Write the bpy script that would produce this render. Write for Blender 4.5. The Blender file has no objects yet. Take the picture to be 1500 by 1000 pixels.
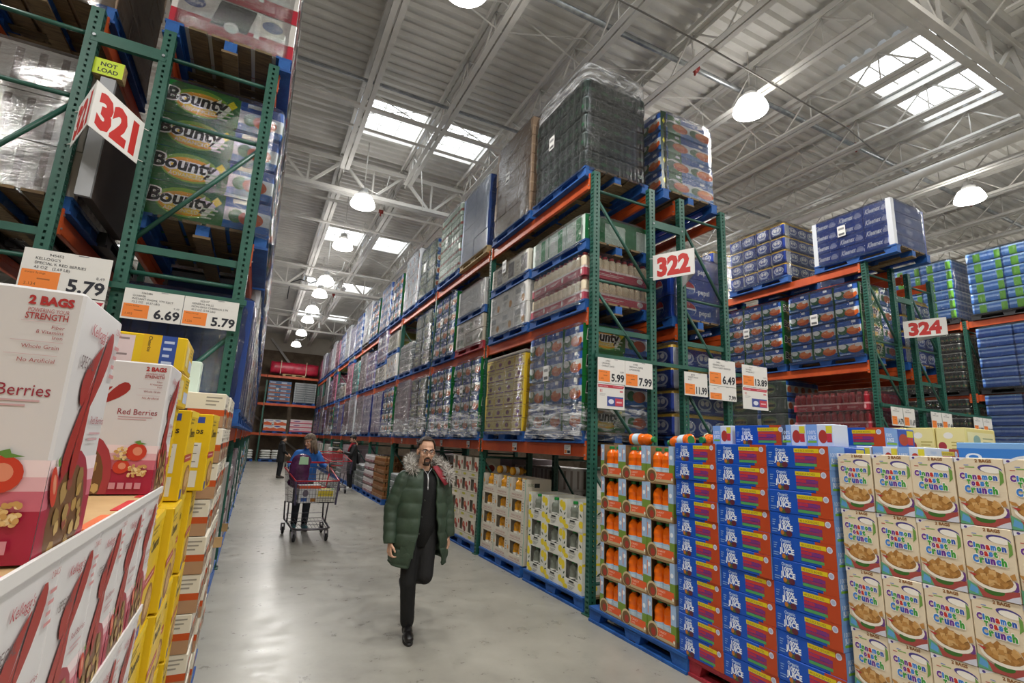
import bpy, math, random
from mathutils import Vector, Matrix
R = random.Random(7)
PI = math.pi
S = bpy.context.scene
COL = S.collection

# ---------------------------------------------------------------- camera, world, exposure
cd = bpy.data.cameras.new('camera')
cd.sensor_fit = 'HORIZONTAL'; cd.sensor_width = 36.0; cd.lens = 36 * 745.94 / 1500; cd.clip_end = 200; cd.clip_start = .02
cam = bpy.data.objects.new('camera', cd); COL.objects.link(cam)
yaw, pitch, roll = .4532998, .1996871, .0450943
fw = Vector((math.sin(yaw) * math.cos(pitch), math.cos(yaw) * math.cos(pitch), math.sin(pitch)))
r0 = Vector((math.cos(yaw), -math.sin(yaw), 0)); u0 = r0.cross(fw)
rr = r0 * math.cos(roll) + u0 * math.sin(roll); uu = u0 * math.cos(roll) - r0 * math.sin(roll)
cam.matrix_world = Matrix(((rr.x, uu.x, -fw.x, 0), (rr.y, uu.y, -fw.y, 0), (rr.z, uu.z, -fw.z, 1.72), (0, 0, 0, 1)))
S.camera = cam
S.view_settings.view_transform = 'Standard'; S.view_settings.look = 'None'; S.view_settings.gamma = 1
S.view_settings.use_curve_mapping = False
S.view_settings.exposure = -0.6
S.cycles.use_denoising = True
S.cycles.max_bounces = 8; S.cycles.transparent_max_bounces = 14; S.cycles.sample_clamp_indirect = 6
W = bpy.data.worlds.new('world'); S.world = W; W.use_nodes = True
W.node_tree.nodes['Background'].inputs[0].default_value = (.75, .86, 1, 1)
W.node_tree.nodes['Background'].inputs[1].default_value = 1.0
LAMP_W = 140.0       # watts of one high bay lamp
LAMP_GLOW = 22.0      # emission of its glowing refractor
SKY_GLOW = 7.0       # emission of the daylit skylight panes

# ---------------------------------------------------------------- materials
_m = {}
def lin(h):
    h = h.lstrip('#'); o = []
    for i in (0, 2, 4):
        c = int(h[i:i + 2], 16) / 255
        o.append(c / 12.92 if c <= .04045 else ((c + .055) / 1.055) ** 2.4)
    return (*o, 1)
def M(h, rough=.5, metal=0.0, spec=.5):
    k = (h, rough, metal, spec)
    if k in _m: return _m[k]
    m = bpy.data.materials.new('paint_' + h.strip('#')); m.use_nodes = True
    b = m.node_tree.nodes['Principled BSDF']
    b.inputs['Base Color'].default_value = lin(h); b.inputs['Roughness'].default_value = rough
    b.inputs['Metallic'].default_value = metal; b.inputs['Specular IOR Level'].default_value = spec
    _m[k] = m
    return m
def nodemat(name, fn):
    if name in _m: return _m[name]
    m = bpy.data.materials.new(name); m.use_nodes = True
    nt = m.node_tree; fn(nt, nt.nodes['Principled BSDF'], nt.nodes['Material Output']); _m[name] = m
    return m
def N(nt, t, **kw):
    n = nt.nodes.new(t)
    for k, v in kw.items():
        if k[0] == '_': setattr(n, k[1:], v)
        else:
            k = k.replace('__', ' ')
            n.inputs[int(k[1:]) if k[0] == 'i' and k[1:].isdigit() else k].default_value = v
    return n
def ramp(nt, stops):
    n = nt.nodes.new('ShaderNodeValToRGB'); e = n.color_ramp.elements
    while len(e) < len(stops): e.new(.5)
    for i, (p, c) in enumerate(stops): e[i].position = p; e[i].color = lin(c) if isinstance(c, str) else (c, c, c, 1)
    return n
def coords(nt, scale=(1, 1, 1), kind='Object'):
    t = N(nt, 'ShaderNodeTexCoord'); mp = N(nt, 'ShaderNodeMapping', Scale=scale)
    nt.links.new(t.outputs[kind], mp.inputs[0]); return mp.outputs[0]
def noisy(name, c0, c1, scale, rough=.5, lo=.35, hi=.65, bump=0.0, bscale=60, metal=0, stretch=(1, 1, 1), spec=.5):
    def f(nt, b, o):
        v = coords(nt, stretch); n = N(nt, 'ShaderNodeTexNoise', Scale=scale, Detail=6.0, Roughness=.6)
        nt.links.new(v, n.inputs[0]); r = ramp(nt, [(lo, c0), (hi, c1)])
        nt.links.new(n.outputs[0], r.inputs[0]); nt.links.new(r.outputs[0], b.inputs['Base Color'])
        b.inputs['Roughness'].default_value = rough; b.inputs['Metallic'].default_value = metal
        b.inputs['Specular IOR Level'].default_value = spec
        if bump:
            n2 = N(nt, 'ShaderNodeTexNoise', Scale=bscale, Detail=4.0); nt.links.new(v, n2.inputs[0])
            bp = N(nt, 'ShaderNodeBump', Strength=bump, Distance=.01); nt.links.new(n2.outputs[0], bp.inputs['Height'])
            nt.links.new(bp.outputs[0], b.inputs['Normal'])
    return nodemat(name, f)
def emit(name, c, s):
    def f(nt, b, o):
        e = N(nt, 'ShaderNodeEmission', Color=lin(c), Strength=s); nt.links.new(e.outputs[0], o.inputs[0])
    return nodemat(name, f)

def _floor(nt, b, o):
    v = coords(nt)
    n = N(nt, 'ShaderNodeTexNoise', Scale=.55, Detail=8.0, Roughness=.62); nt.links.new(v, n.inputs[0])
    r = ramp(nt, [(.3, '#838077'), (.5, '#98958b'), (.72, '#a9a69b')]); nt.links.new(n.outputs[0], r.inputs[0])
    n2 = N(nt, 'ShaderNodeTexNoise', Scale=5.0, Detail=7.0, Roughness=.7); nt.links.new(v, n2.inputs[0])
    r2 = ramp(nt, [(.3, .72), (.48, .97), (.75, 1.0)]); nt.links.new(n2.outputs[0], r2.inputs[0])
    mx = N(nt, 'ShaderNodeMix', _data_type='RGBA', _blend_type='MULTIPLY'); mx.inputs[0].default_value = .75
    nt.links.new(r.outputs[0], mx.inputs[6]); nt.links.new(r2.outputs[0], mx.inputs[7])
    n3 = N(nt, 'ShaderNodeTexVoronoi', Scale=.9); nt.links.new(v, n3.inputs[0])
    r3 = ramp(nt, [(.02, .5), (.04, 1.0)]); nt.links.new(n3.outputs[0], r3.inputs[0])
    mx2 = N(nt, 'ShaderNodeMix', _data_type='RGBA', _blend_type='MULTIPLY'); mx2.inputs[0].default_value = .55
    nt.links.new(mx.outputs[2], mx2.inputs[6]); nt.links.new(r3.outputs[0], mx2.inputs[7])
    nt.links.new(mx2.outputs[2], b.inputs['Base Color'])
    rr_ = ramp(nt, [(.35, .26), (.7, .46)]); nt.links.new(n2.outputs[0], rr_.inputs[0]); nt.links.new(rr_.outputs[0], b.inputs['Roughness'])
    bp = N(nt, 'ShaderNodeBump', Strength=.08, Distance=.01); nt.links.new(n2.outputs[0], bp.inputs['Height']); nt.links.new(bp.outputs[0], b.inputs['Normal'])
CONC = nodemat('polished_concrete', _floor)
DECK = noisy('white_deck_paint', '#c9c7c2', '#d9d7d2', 1.2, .55)
STEEL = noisy('white_steel_paint', '#cfcdc8', '#dedcd7', 2.0, .42)
GALV = noisy('galvanised_steel', '#8d9297', '#b4b8bb', 8, .35, metal=.7)
GREEN = noisy('green_rack_paint', '#1f5144', '#2a6253', 3, .42)
DGREEN = noisy('dark_green_brace_paint', '#1f4a3f', '#2a5a4d', 3, .38)
ORANGE = noisy('orange_beam_paint', '#b4441a', '#cf5a26', 2.5, .45)
BLUEP = noisy('blue_pallet_paint', '#0f4286', '#1c5aa4', 5, .65, bump=.3)
REDP = noisy('red_pallet_paint', '#8a1f2c', '#a52c38', 5, .65, bump=.3)
WOOD = noisy('raw_pallet_wood', '#9c8258', '#c7ad80', 5, .75, stretch=(1, 8, 8), bump=.3)
DWOOD = noisy('old_pallet_wood', '#5d4d38', '#87704f', 5, .8, stretch=(1, 8, 8), bump=.3)
BLOCK = noisy('brown_block_wall', '#6b5c4d', '#857563', 2, .85, bump=.3)
PWALL = noisy('pale_wall_panel', '#c9c2b4', '#d6d0c4', 1, .7)
KRAFT = noisy('kraft_cardboard', '#b08c5e', '#c4a272', 3, .75)
def _film(nt, b, o):
    b.inputs['Base Color'].default_value = (.93, .95, .97, 1); b.inputs['Roughness'].default_value = .24
    v = coords(nt, (1, 1, 1)); v2 = coords(nt, (1.2, 1.2, 9))
    n = N(nt, 'ShaderNodeTexNoise', Scale=2.2, Detail=6.0, Roughness=.7, Distortion=1.6); nt.links.new(v2, n.inputs[0])
    n2 = N(nt, 'ShaderNodeTexNoise', Scale=9.0, Detail=5.0, Roughness=.6, Distortion=2.0); nt.links.new(v, n2.inputs[0])
    a = N(nt, 'ShaderNodeMath', _operation='ADD'); nt.links.new(n.outputs[0], a.inputs[0]); nt.links.new(n2.outputs[0], a.inputs[1])
    bp = N(nt, 'ShaderNodeBump', Strength=.75, Distance=.08); nt.links.new(a.outputs[0], bp.inputs['Height'])
    nt.links.new(bp.outputs[0], b.inputs['Normal'])
    r = ramp(nt, [(.5, .0), (.66, .02), (.8, .22)]); nt.links.new(n.outputs[0], r.inputs[0])
    t = N(nt, 'ShaderNodeBsdfTransparent'); mx = N(nt, 'ShaderNodeMixShader')
    nt.links.new(r.outputs[0], mx.inputs[0]); nt.links.new(t.outputs[0], mx.inputs[1]); nt.links.new(b.outputs[0], mx.inputs[2])
    g = N(nt, 'ShaderNodeBsdfGlossy', Roughness=.09); nt.links.new(bp.outputs[0], g.inputs['Normal'])
    lw = N(nt, 'ShaderNodeFresnel', IOR=1.48); nt.links.new(bp.outputs[0], lw.inputs['Normal'])
    mx2 = N(nt, 'ShaderNodeMixShader'); nt.links.new(lw.outputs[0], mx2.inputs[0]); nt.links.new(mx.outputs[0], mx2.inputs[1]); nt.links.new(g.outputs[0], mx2.inputs[2])
    nt.links.new(mx2.outputs[0], o.inputs[0])
FILM = nodemat('stretch_film', _film)
def _film2(nt, b, o):
    b.inputs['Base Color'].default_value = (.9, .92, .94, 1); b.inputs['Roughness'].default_value = .25
    t = N(nt, 'ShaderNodeTexCoord'); mp = N(nt, 'ShaderNodeMapping', Rotation=(.6, 0, 0), Scale=(2, 1.0, 9)); nt.links.new(t.outputs['Object'], mp.inputs[0])
    n = N(nt, 'ShaderNodeTexNoise', Scale=2.4, Detail=5.0, Distortion=1.0); nt.links.new(mp.outputs[0], n.inputs[0])
    r = ramp(nt, [(.42, .03), (.55, .3), (.7, .75)]); nt.links.new(n.outputs[0], r.inputs[0])
    bp = N(nt, 'ShaderNodeBump', Strength=.8, Distance=.05); nt.links.new(n.outputs[0], bp.inputs['Height']); nt.links.new(bp.outputs[0], b.inputs['Normal'])
    tr = N(nt, 'ShaderNodeBsdfTransparent'); mx = N(nt, 'ShaderNodeMixShader')
    nt.links.new(r.outputs[0], mx.inputs[0]); nt.links.new(tr.outputs[0], mx.inputs[1]); nt.links.new(b.outputs[0], mx.inputs[2]); nt.links.new(mx.outputs[0], o.inputs[0])
FILM2 = nodemat('bunched_film', _film2)

# ---------------------------------------------------------------- mesh building
V = Vector
class Fr:                                   # a flat face: origin, right, up, width, height
    def __init__(s, o, u, v, w, h):
        s.o = V(o); s.u = V(u).normalized(); s.v = V(v).normalized(); s.w = w; s.h = h; s.n = s.u.cross(s.v)
    def p(s, x, y, d=0): return s.o + s.u * (x * s.w) + s.v * (y * s.h) + s.n * d
_txt = {}
def text_geo(t, bold):
    k = (t, bold)
    if k not in _txt:
        c = bpy.data.curves.new('lettering', 'FONT'); c.body = t; c.size = 1; c.resolution_u = 2; c.fill_mode = 'FRONT'; c.offset = bold
        o = bpy.data.objects.new('lettering', c); me = o.to_mesh()
        vs = [tuple(v.co[:2]) for v in me.vertices]; fs = [tuple(p.vertices) for p in me.polygons]
        o.to_mesh_clear(); bpy.data.objects.remove(o); bpy.data.curves.remove(c)
        xs = [v[0] for v in vs] or [0, 1]
        _txt[k] = ([(x - min(xs), y) for x, y in vs], fs, max(xs) - min(xs))
    return _txt[k]
def clip01(pts):
    for ax, lim, sg in ((0, 0, 1), (0, 1, -1), (1, 0, 1), (1, 1, -1)):
        out = []
        for k in range(len(pts)):
            a, b = pts[k - 1], pts[k]; da, db = (a[ax] - lim) * sg, (b[ax] - lim) * sg
            if (da >= 0) != (db >= 0): t = da / (da - db); out.append((a[0] + (b[0] - a[0]) * t, a[1] + (b[1] - a[1]) * t))
            if db >= 0: out.append(b)
        pts = out
        if len(pts) < 3: return []
    return pts
class MB:
    def __init__(s): s.v = []; s.f = []; s.i = []; s.m = []; s.s = []
    def mi(s, m):
        if isinstance(m, str): m = M(m)
        if m not in s.m: s.m.append(m)
        return s.m.index(m)
    def add(s, vs, fs, m, smooth=False):
        b = len(s.v); s.v += [tuple(v) for v in vs]; i = s.mi(m)
        for f in fs: s.f.append(tuple(b + k for k in f)); s.i.append(i); s.s.append(smooth)
    def quad(s, a, b, c, d, m): s.add([a, b, c, d], [(0, 1, 2, 3)], m)
    def box(s, c, d, m, rz=0, bev=0):
        x, y, z = c; a, b, h = d[0] / 2, d[1] / 2, d[2] / 2; cs, sn = math.cos(rz), math.sin(rz)
        if bev:
            q = []
            for zz, ins in ((-h, bev), (-h + bev, 0), (h - bev, 0), (h, bev)):
                for px, py in ((-a + bev, -b), (a - bev, -b), (a, -b + bev), (a, b - bev), (a - bev, b), (-a + bev, b), (-a, b - bev), (-a, -b + bev)):
                    px *= (a - ins) / a; py *= (b - ins) / b
                    q.append((x + px * cs - py * sn, y + px * sn + py * cs, z + zz))
            f = [tuple(range(7, -1, -1)), tuple(range(24, 32))]
            for k in range(3):
                for j in range(8): f.append((k * 8 + j, k * 8 + (j + 1) % 8, k * 8 + 8 + (j + 1) % 8, k * 8 + 8 + j))
            s.add(q, f, m); return
        q = [(x + px * cs - py * sn, y + px * sn + py * cs, z + pz) for pz in (-h, h) for px, py in ((-a, -b), (a, -b), (a, b), (-a, b))]
        s.add(q, [(3, 2, 1, 0), (4, 5, 6, 7), (0, 1, 5, 4), (1, 2, 6, 5), (2, 3, 7, 6), (3, 0, 4, 7)], m)
    def bar(s, p, q, w, h, m, up=(0, 0, 1)):
        p, q = V(p), V(q); d = (q - p).normalized(); u = V(up)
        if abs(d.dot(u)) > .98: u = V((1, 0, 0))
        r = d.cross(u).normalized(); u = r.cross(d)
        vs = [e + r * (a * w / 2) + u * (b * h / 2) for e in (p, q) for a, b in ((-1, -1), (1, -1), (1, 1), (-1, 1))]
        s.add(vs, [(3, 2, 1, 0), (4, 5, 6, 7), (0, 1, 5, 4), (1, 2, 6, 5), (2, 3, 7, 6), (3, 0, 4, 7)], m)
    def loft(s, rings, m, cap=True, closed=True, smooth=True):
        n = len(rings[0]); vs = [p for r in rings for p in r]; fs = []
        for k in range(len(rings) - 1):
            for j in range(n if closed else n - 1):
                a, b = k * n + j, k * n + (j + 1) % n; fs.append((a, b, b + n, a + n))
        if cap: fs += [tuple(range(n - 1, -1, -1)), tuple(range((len(rings) - 1) * n, len(rings) * n))]
        s.add(vs, fs, m, smooth)
    def tube(s, pts, r, m, n=8, cap=True):
        pts = [V(p) for p in pts]; rs = r if isinstance(r, (list, tuple)) else [r] * len(pts); rings = []; pr = None
        for k, p in enumerate(pts):
            d = (pts[min(k + 1, len(pts) - 1)] - pts[max(k - 1, 0)]).normalized()
            u = pr if pr is not None else (V((0, 0, 1)) if abs(d.z) < .9 else V((1, 0, 0)))
            a = d.cross(u).normalized(); b = a.cross(d).normalized(); pr = b
            rings.append([p + (a * math.cos(t) + b * math.sin(t)) * rs[k] for t in [2 * PI * j / n for j in range(n)]])
        s.loft(rings, m, cap)
    def lathe(s, prof, m, c=(0, 0, 0), n=20, axis=None, cap=True):   # prof: (r, z[, material])
        c = V(c); ax = V(axis or (0, 0, 1)).normalized()
        a = ax.orthogonal().normalized() if axis else V((1, 0, 0)); b = ax.cross(a); st = 0
        for k in range(1, len(prof)):
            mm = prof[k][2] if len(prof[k]) > 2 else m
            rg = [[c + ax * z + (a * math.cos(t) + b * math.sin(t)) * r for t in [2 * PI * j / n for j in range(n)]] for r, z in (prof[k - 1][:2], prof[k][:2])]
            s.loft(rg, mm, False)
        if cap:
            for q, fl in ((prof[0], 1), (prof[-1], 0)):
                if q[0] > 1e-4:
                    rg = [c + ax * q[1] + (a * math.cos(t) + b * math.sin(t)) * q[0] for t in [2 * PI * j / n for j in range(n)]]
                    s.add(rg, [tuple(range(n - 1, -1, -1)) if fl else tuple(range(n))], prof[-1][2] if len(prof[-1]) > 2 else m)
    def ball(s, c, r, m, nu=16, nv=10, rot=None):
        c = V(c); r = V(r) if hasattr(r, '__len__') else V((r, r, r)); rings = []
        for k in range(nv + 1):
            t = PI * k / nv; z = -math.cos(t); q = max(math.sin(t), 1e-3)
            ring = []
            for j in range(nu):
                p = V((q * math.cos(2 * PI * j / nu) * r.x, q * math.sin(2 * PI * j / nu) * r.y, z * r.z))
                if rot: p = rot @ p
                ring.append(c + p)
            rings.append(ring)
        s.loft(rings, m, True)
    def text(s, fr, t, x, y, h, m, al='l', mw=0, bold=.0, shear=0, d=.001, rot=0):
        vs, fs, w = text_geo(t, bold); k = h * fr.h / .72; kx = k; mw *= fr.w
        if mw and w * kx > mw: kx = mw / w
        ox = {'l': 0, 'c': -w * kx / 2, 'r': -w * kx}[al]; o = fr.p(x, y, d); cs, sn = math.cos(rot), math.sin(rot); out = []
        for a, b in vs:
            a, b = ox + a * kx + shear * b * k, b * k
            out.append(o + fr.u * (a * cs - b * sn) + fr.v * (a * sn + b * cs))
        s.add(out, fs, m)
    def art(s, fr, items, d0=.0005, dd=.00007):
        for k, it in enumerate(items):
            d = d0 + dd * k; t = it[0]
            if t == 'r': _, a, b, c, e, m = it; s.quad(fr.p(a, b, d), fr.p(c, b, d), fr.p(c, e, d), fr.p(a, e, d), m)
            elif t == 'e':
                cx, cy, rx, ry, m = it[1:6]; ro = it[6] if len(it) > 6 else 0; n = 18; q = []
                for j in range(n):
                    x, y = rx * fr.w * math.cos(2 * PI * j / n), ry * fr.h * math.sin(2 * PI * j / n)
                    q.append((cx + (x * math.cos(ro) - y * math.sin(ro)) / fr.w, cy + (x * math.sin(ro) + y * math.cos(ro)) / fr.h))
                q = clip01(q)
                if q: s.add([fr.p(x, y, d) for x, y in q], [tuple(range(len(q)))], m)
            elif t == 'p':
                q = clip01(list(it[1]))
                if q: s.add([fr.p(x, y, d) for x, y in q], [tuple(range(len(q)))], it[2])
            elif t == 't':
                _, tx, x, y, h, m = it[:6]; kw = it[6] if len(it) > 6 else {}
                s.text(fr, tx, x, y, h, m, d=d, **kw)
            elif t == 'l':                                   # small print: rows of thin bars
                _, a, b, c, e, m, n = it
                for j in range(n):
                    y = e - (e - b) * (j + .25) / n; hh = (e - b) / n * .38; x1 = a + (c - a) * (1 - .35 * ((j * 7) % 3) / 2)
                    s.quad(fr.p(a, y - hh, d), fr.p(x1, y - hh, d), fr.p(x1, y, d), fr.p(a, y, d), m)
    def mesh(s, name):
        me = bpy.data.meshes.new(name); me.from_pydata(s.v, [], s.f)
        for m in s.m: me.materials.append(m)
        me.polygons.foreach_set('material_index', s.i); me.polygons.foreach_set('use_smooth', s.s); me.update()
        return me
def faces(sx, sy, sz, z=0):                  # the five frames of a box standing on z
    a, b = sx / 2, sy / 2
    return {'x-': Fr((-a, b, z), (0, -1, 0), (0, 0, 1), sy, sz), 'x+': Fr((a, -b, z), (0, 1, 0), (0, 0, 1), sy, sz),
            'y-': Fr((-a, -b, z), (1, 0, 0), (0, 0, 1), sx, sz), 'y+': Fr((a, b, z), (-1, 0, 0), (0, 0, 1), sx, sz),
            'z+': Fr((-a, -b, z + sz), (1, 0, 0), (0, 1, 0), sx, sy)}

# ---------------------------------------------------------------- objects
def ob(name, me, parent=None, loc=(0, 0, 0), rz=0, label=None, cat=None, group=None, kind=None):
    if isinstance(me, MB): me = me.mesh(name)
    o = bpy.data.objects.new(name, me); COL.objects.link(o)
    o.location = loc; o.rotation_euler = (0, 0, rz)
    if parent: o.parent = parent
    for k, v in (('label', label), ('category', cat), ('group', group), ('kind', kind)):
        if v: o[k] = v
    return o
def thing(name, label, cat, loc=(0, 0, 0), rz=0, group=None):
    o = ob(name, None, None, loc, rz, label, cat, group); o.empty_display_size = .1
    return o
def struct(name, me, loc=(0, 0, 0), parent=None): return ob(name, me, parent, loc, kind=None if parent else 'structure')
_ord = ['first', 'second', 'third', 'fourth', 'fifth', 'sixth', 'seventh', 'eighth', 'ninth', 'tenth', 'eleventh', 'twelfth', 'thirteenth',
        'fourteenth', 'fifteenth', 'sixteenth', 'seventeenth', 'eighteenth', 'nineteenth', 'twentieth', 'twenty-first', 'twenty-second']
def nth(k): return _ord[k]
# ================================================================ the building
DZ = 8.6
mb = MB(); mb.quad((-16, -12, 0), (26, -12, 0), (26, 38.6, 0), (-16, 38.6, 0), CONC); struct('floor', mb)
JX = [2.6 + 1.5 * k for k in range(-12, 16)]
SKY_ROWS = [(-3.2, -1.8), (3.4, 4.8), (9.7, 11.1), (17.0, 18.4), (23.4, 24.7), (30.2, 31.5)]
SKY_COLS = [(1.1, 2.6), (2.6, 4.1), (8.6, 10.1), (10.1, 11.6), (-6.4, -4.9), (-4.9, -3.4), (16.1, 17.6), (17.6, 19.1)]
mb = MB(); P_ = .22
for k in range(len(JX) - 1):
    x0, x1 = JX[k], JX[k + 1]
    holes = SKY_ROWS if any(abs(c[0] - x0) < .1 for c in SKY_COLS) else []
    y = -12.0
    while y < 38.6:
        if not any(a - .02 < y + P_ / 2 < b + .02 for a, b in holes):
            pr = [(y, 0), (y + .07, 0), (y + .1, .06), (y + .18, .06), (y + P_, 0)]
            for (ya, za), (yb, zb) in zip(pr, pr[1:]): mb.quad((x0, yb, DZ + zb), (x1, yb, DZ + zb), (x1, ya, DZ + za), (x0, ya, DZ + za), DECK)
        y += P_
struct('ceiling', mb)
# skylights: a curb, a glowing diffuser and its bars
PANE = emit('daylit_pane', '#f4faff', SKY_GLOW)
wi = 0
cb = MB(); gl = MB(); br = MB()
for s in (-1, 1):
    cb.box((s * .66, 0, .12), (.04, 1.4, .3), STEEL); cb.box((0, s * .68, .12), (1.36, .04, .3), STEEL)
gl.quad((-.64, .68, .22), (.64, .68, .22), (.64, -.68, .22), (-.64, -.68, .22), PANE)
for k in (-1, 0, 1): br.box((0, k * .34, .1), (1.3, .022, .04), STEEL)
for k in (-.21, .21): br.box((k, 0, .12), (.015, 1.34, .03), STEEL)
cbm, glm, brm = cb.mesh('skylight_curb'), gl.mesh('pane'), br.mesh('window_bars')
for a, b in SKY_COLS:
    for c, d in SKY_ROWS:
        wi += 1; w = struct('window_%d' % wi, cbm, ((a + b) / 2, (c + d) / 2, DZ))
        ob('pane', glm, w); ob('window_bars', brm, w)
# open web joists along the aisles
def joist(y0, y1):
    m = MB()
    for dx in (-.06, .06):
        m.bar((dx, y0, 8.5), (dx, y1, 8.5), .09, .014, STEEL); m.bar((dx * 1.6, y0, 8.46), (dx * 1.6, y1, 8.46), .012, .09, STEEL)
        m.bar((dx, y0 + .4, 7.88), (dx, y1 - .4, 7.88), .09, .014, STEEL); m.bar((dx * .4, y0 + .4, 7.92), (dx * .4, y1 - .4, 7.92), .012, .08, STEEL)
    y = y0 + .5; n = 0
    while y + 1.2 < y1:
        m.tube([(0, y, 7.9), (0, y + .6, 8.47)], .016, STEEL, 6); m.tube([(0, y + .6, 8.47), (0, y + 1.2, 7.9)], .016, STEEL, 6)
        m.tube([(0, y + .6, 7.9), (0, y + .6, 8.47)], .012, STEEL, 5); y += 1.2
    return m.mesh('roof_joist')
GY = [-6.3, 2.9, 12.1, 21.3, 30.5, 38.4]
for k in range(len(GY) - 1):
    jm = joist(GY[k] + .06, GY[k + 1] - .06)
    for x in JX[4:]: struct('roof_joist', jm, (x, 0, 0))
# girder trusses across
def girder():
    m = MB(); x0, x1 = JX[2], JX[-1]
    for dy in (-.06, .06):
        m.bar((x0, dy, 8.33), (x1, dy, 8.33), .1, .014, STEEL); m.bar((x0, dy * 1.7, 8.29), (x1, dy * 1.7, 8.29), .014, .1, STEEL)
        m.bar((x0, dy, 7.5), (x1, dy, 7.5), .1, .014, STEEL); m.bar((x0, dy * 1.7, 7.54), (x1, dy * 1.7, 7.54), .014, .09, STEEL)
    x = x0
    while x < x1 - .1:
        m.bar((x, 0, 8.31), (x + .75, 0, 7.52), .07, .06, STEEL); m.bar((x + .75, 0, 7.52), (x + 1.5, 0, 8.31), .07, .06, STEEL)
        m.bar((x + .75, 0, 7.52), (x + .75, 0, 8.31), .05, .04, STEEL)
        x += 1.5
    return m.mesh('roof_girder')
gm = girder()
for y in GY[:-1]: struct('roof_girder', gm, (0, y, 0))
# bridging, pipes, conduits
bb = MB()
for y in (6.2, 9.3, 15.6, 18.6, 25.2, 34):
    for k in range(5, len(JX) - 1):
        a, b = JX[k], JX[k + 1]
        bb.bar((a, y, 8.45), (b, y, 7.9), .03, .004, STEEL); bb.bar((a, y, 7.9), (b, y, 8.45), .03, .004, STEEL)
struct('trim_1', bb)
for y, z in ((9.1, 7.9), (9.85, 7.92), (15.0, 7.86), (19.6, 7.86), (27.5, 7.86), (8.4, 7.95)):
    m = MB(); m.bar((-6, y, z), (24, y, z), .035 if y in (9.85, 8.4) else .1, .05, STEEL if y > 9 else GALV); struct('trim_2', m)
REDF = M('#8a2a22', .5)
for k, (y, z, r) in enumerate(((5.6, 8.22, .045), (13.2, 7.75, .035), (22.6, 7.75, .035))):
    t = thing('sprinkler_pipe', ['galvanised sprinkler pipe crossing the joists nearest above the aisle', 'sprinkler pipe just beyond the nearest girder truss',
              'sprinkler pipe hung just beyond the second girder truss'][k], 'pipe', (0, y, z), 0, 'sprinkler pipes')
    m = MB(); m.tube([(-4, 0, 0), (22, 0, 0)], r, GALV if k == 0 else STEEL, 10); ob('pipe', m, t)
    for x in (2.3, 6.0, 10.6, 15.4):
        m = MB(); m.tube([(x - .06, 0, 0), (x + .06, 0, 0)], r * 1.45, REDF, 10); m.bar((x, 0, 0), (x, 0, 8.595 - z), .02, .02, STEEL); m.tube([(x, 0, 0), (x, 0, -.13)], .02, REDF, 8); ob('coupling', m, t)
m = MB(); m.tube([(1.2, 4.85, 7.9), (5.4, 4.85, 7.86), (9.2, 5.0, 7.84), (10.6, 5.2, 7.84)], .014, M('#6f6c68', .5), 6)
ob('conduit', m, label='thin grey conduit crossing under the joists toward the bright lamp', cat='conduit')
m = MB(); m.tube([(11.3, 2.4, 7.4), (11.3, 9, 7.4), (11.3, 18, 7.4)], .09, STEEL, 14)
ob('roof_pipe', m, label='thick white pipe running along the joists over the far aisle', cat='pipe')
m = MB(); m.tube([(.5, 22.4, 7.2), (.52, 22.4, 7.9), (.9, 22.3, 8.1), (1.3, 22.1, 7.95), (1.7, 22.0, 8.15)], .022, M('#2b2b2b'), 6)
ob('black_cable', m, label='black cable drooping from the roof near the far girder', cat='cable')
m = MB(); m.bar((2.75, 11.2, 8.62), (2.95, 11.3, 7.15), .02, .02, STEEL); ob('hanger_rod', m, label='thin rod hanging down in front of the nearest girder truss', cat='rod')
# walls
def wall(name, a, b, mats):
    m = MB()
    for z0, z1, mt in mats:
        m.quad((a[0], a[1], z0), (b[0], b[1], z0), (b[0], b[1], z1), (a[0], a[1], z1), mt)
    struct(name, m)
wall('wall_back', (-16, 38.6), (26, 38.6), [(0, 7.4, BLOCK), (7.4, 8.8, PWALL)])
wall('wall_left', (-16, -12), (-16, 38.6), [(0, 7.4, BLOCK), (7.4, 8.8, PWALL)])
wall('wall_right', (26, 38.6), (26, -12), [(0, 7.4, BLOCK), (7.4, 8.8, PWALL)])
wall('wall_front', (26, -12), (-16, -12), [(0, 8.8, PWALL)])
# a steel brace on the back wall
m = MB(); m.bar((.2, 38.4, 8.2), (1.9, 38.4, 6.2), .14, .14, STEEL); m.bar((-.6, 38.4, 3.2), (3.2, 38.4, .3), .12, .12, M('#8d8478')); m.bar((2.6, 38.4, 5.5), (4.4, 38.4, 2.0), .12, .12, M('#8d8478')); struct('trim_3', m)
# high bay lamps
LENS = emit('lamp_refractor', '#fffbf4', LAMP_GLOW)
hm = MB(); hm.lathe([(.05, .42), (.09, .4), (.1, .26), (.13, .22)], M('#b9b9b7', .4), n=24); hm.lathe([(.11, .3), (.13, .3), (.13, .22)], M('#9a9a98', .4), n=24)
lm = MB(); lm.lathe([(.12, .24), (.2, .2), (.26, .08), (.28, 0), (.27, -.02), (.16, -.05), (.0005, -.06)], LENS, n=28, cap=False)
km = MB(); km.tube([(0, 0, .42), (0, 0, 1.6)], .012, STEEL, 6); km.tube([(.02, 0, .45), (.3, .05, .4), (.5, 0, .6), (.55, 0, .9)], .01, M('#e8e8e4'), 6)
hmm, lmm, kmm = hm.mesh('housing'), lm.mesh('refractor'), km.mesh('cord')
km = MB(); km.tube([(0, 0, .42), (0, 0, 1.17)], .012, STEEL, 6); kms = km.mesh('cord')
LX = [-3.9, 1.57, 6.84, 13.45, 19.5]
LY = [-5, -1.6, 1.8, 4.9, 8.1, 11.45, 14.5, 18.4, 20.3, 23.15, 25.4, 29, 33]
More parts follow.
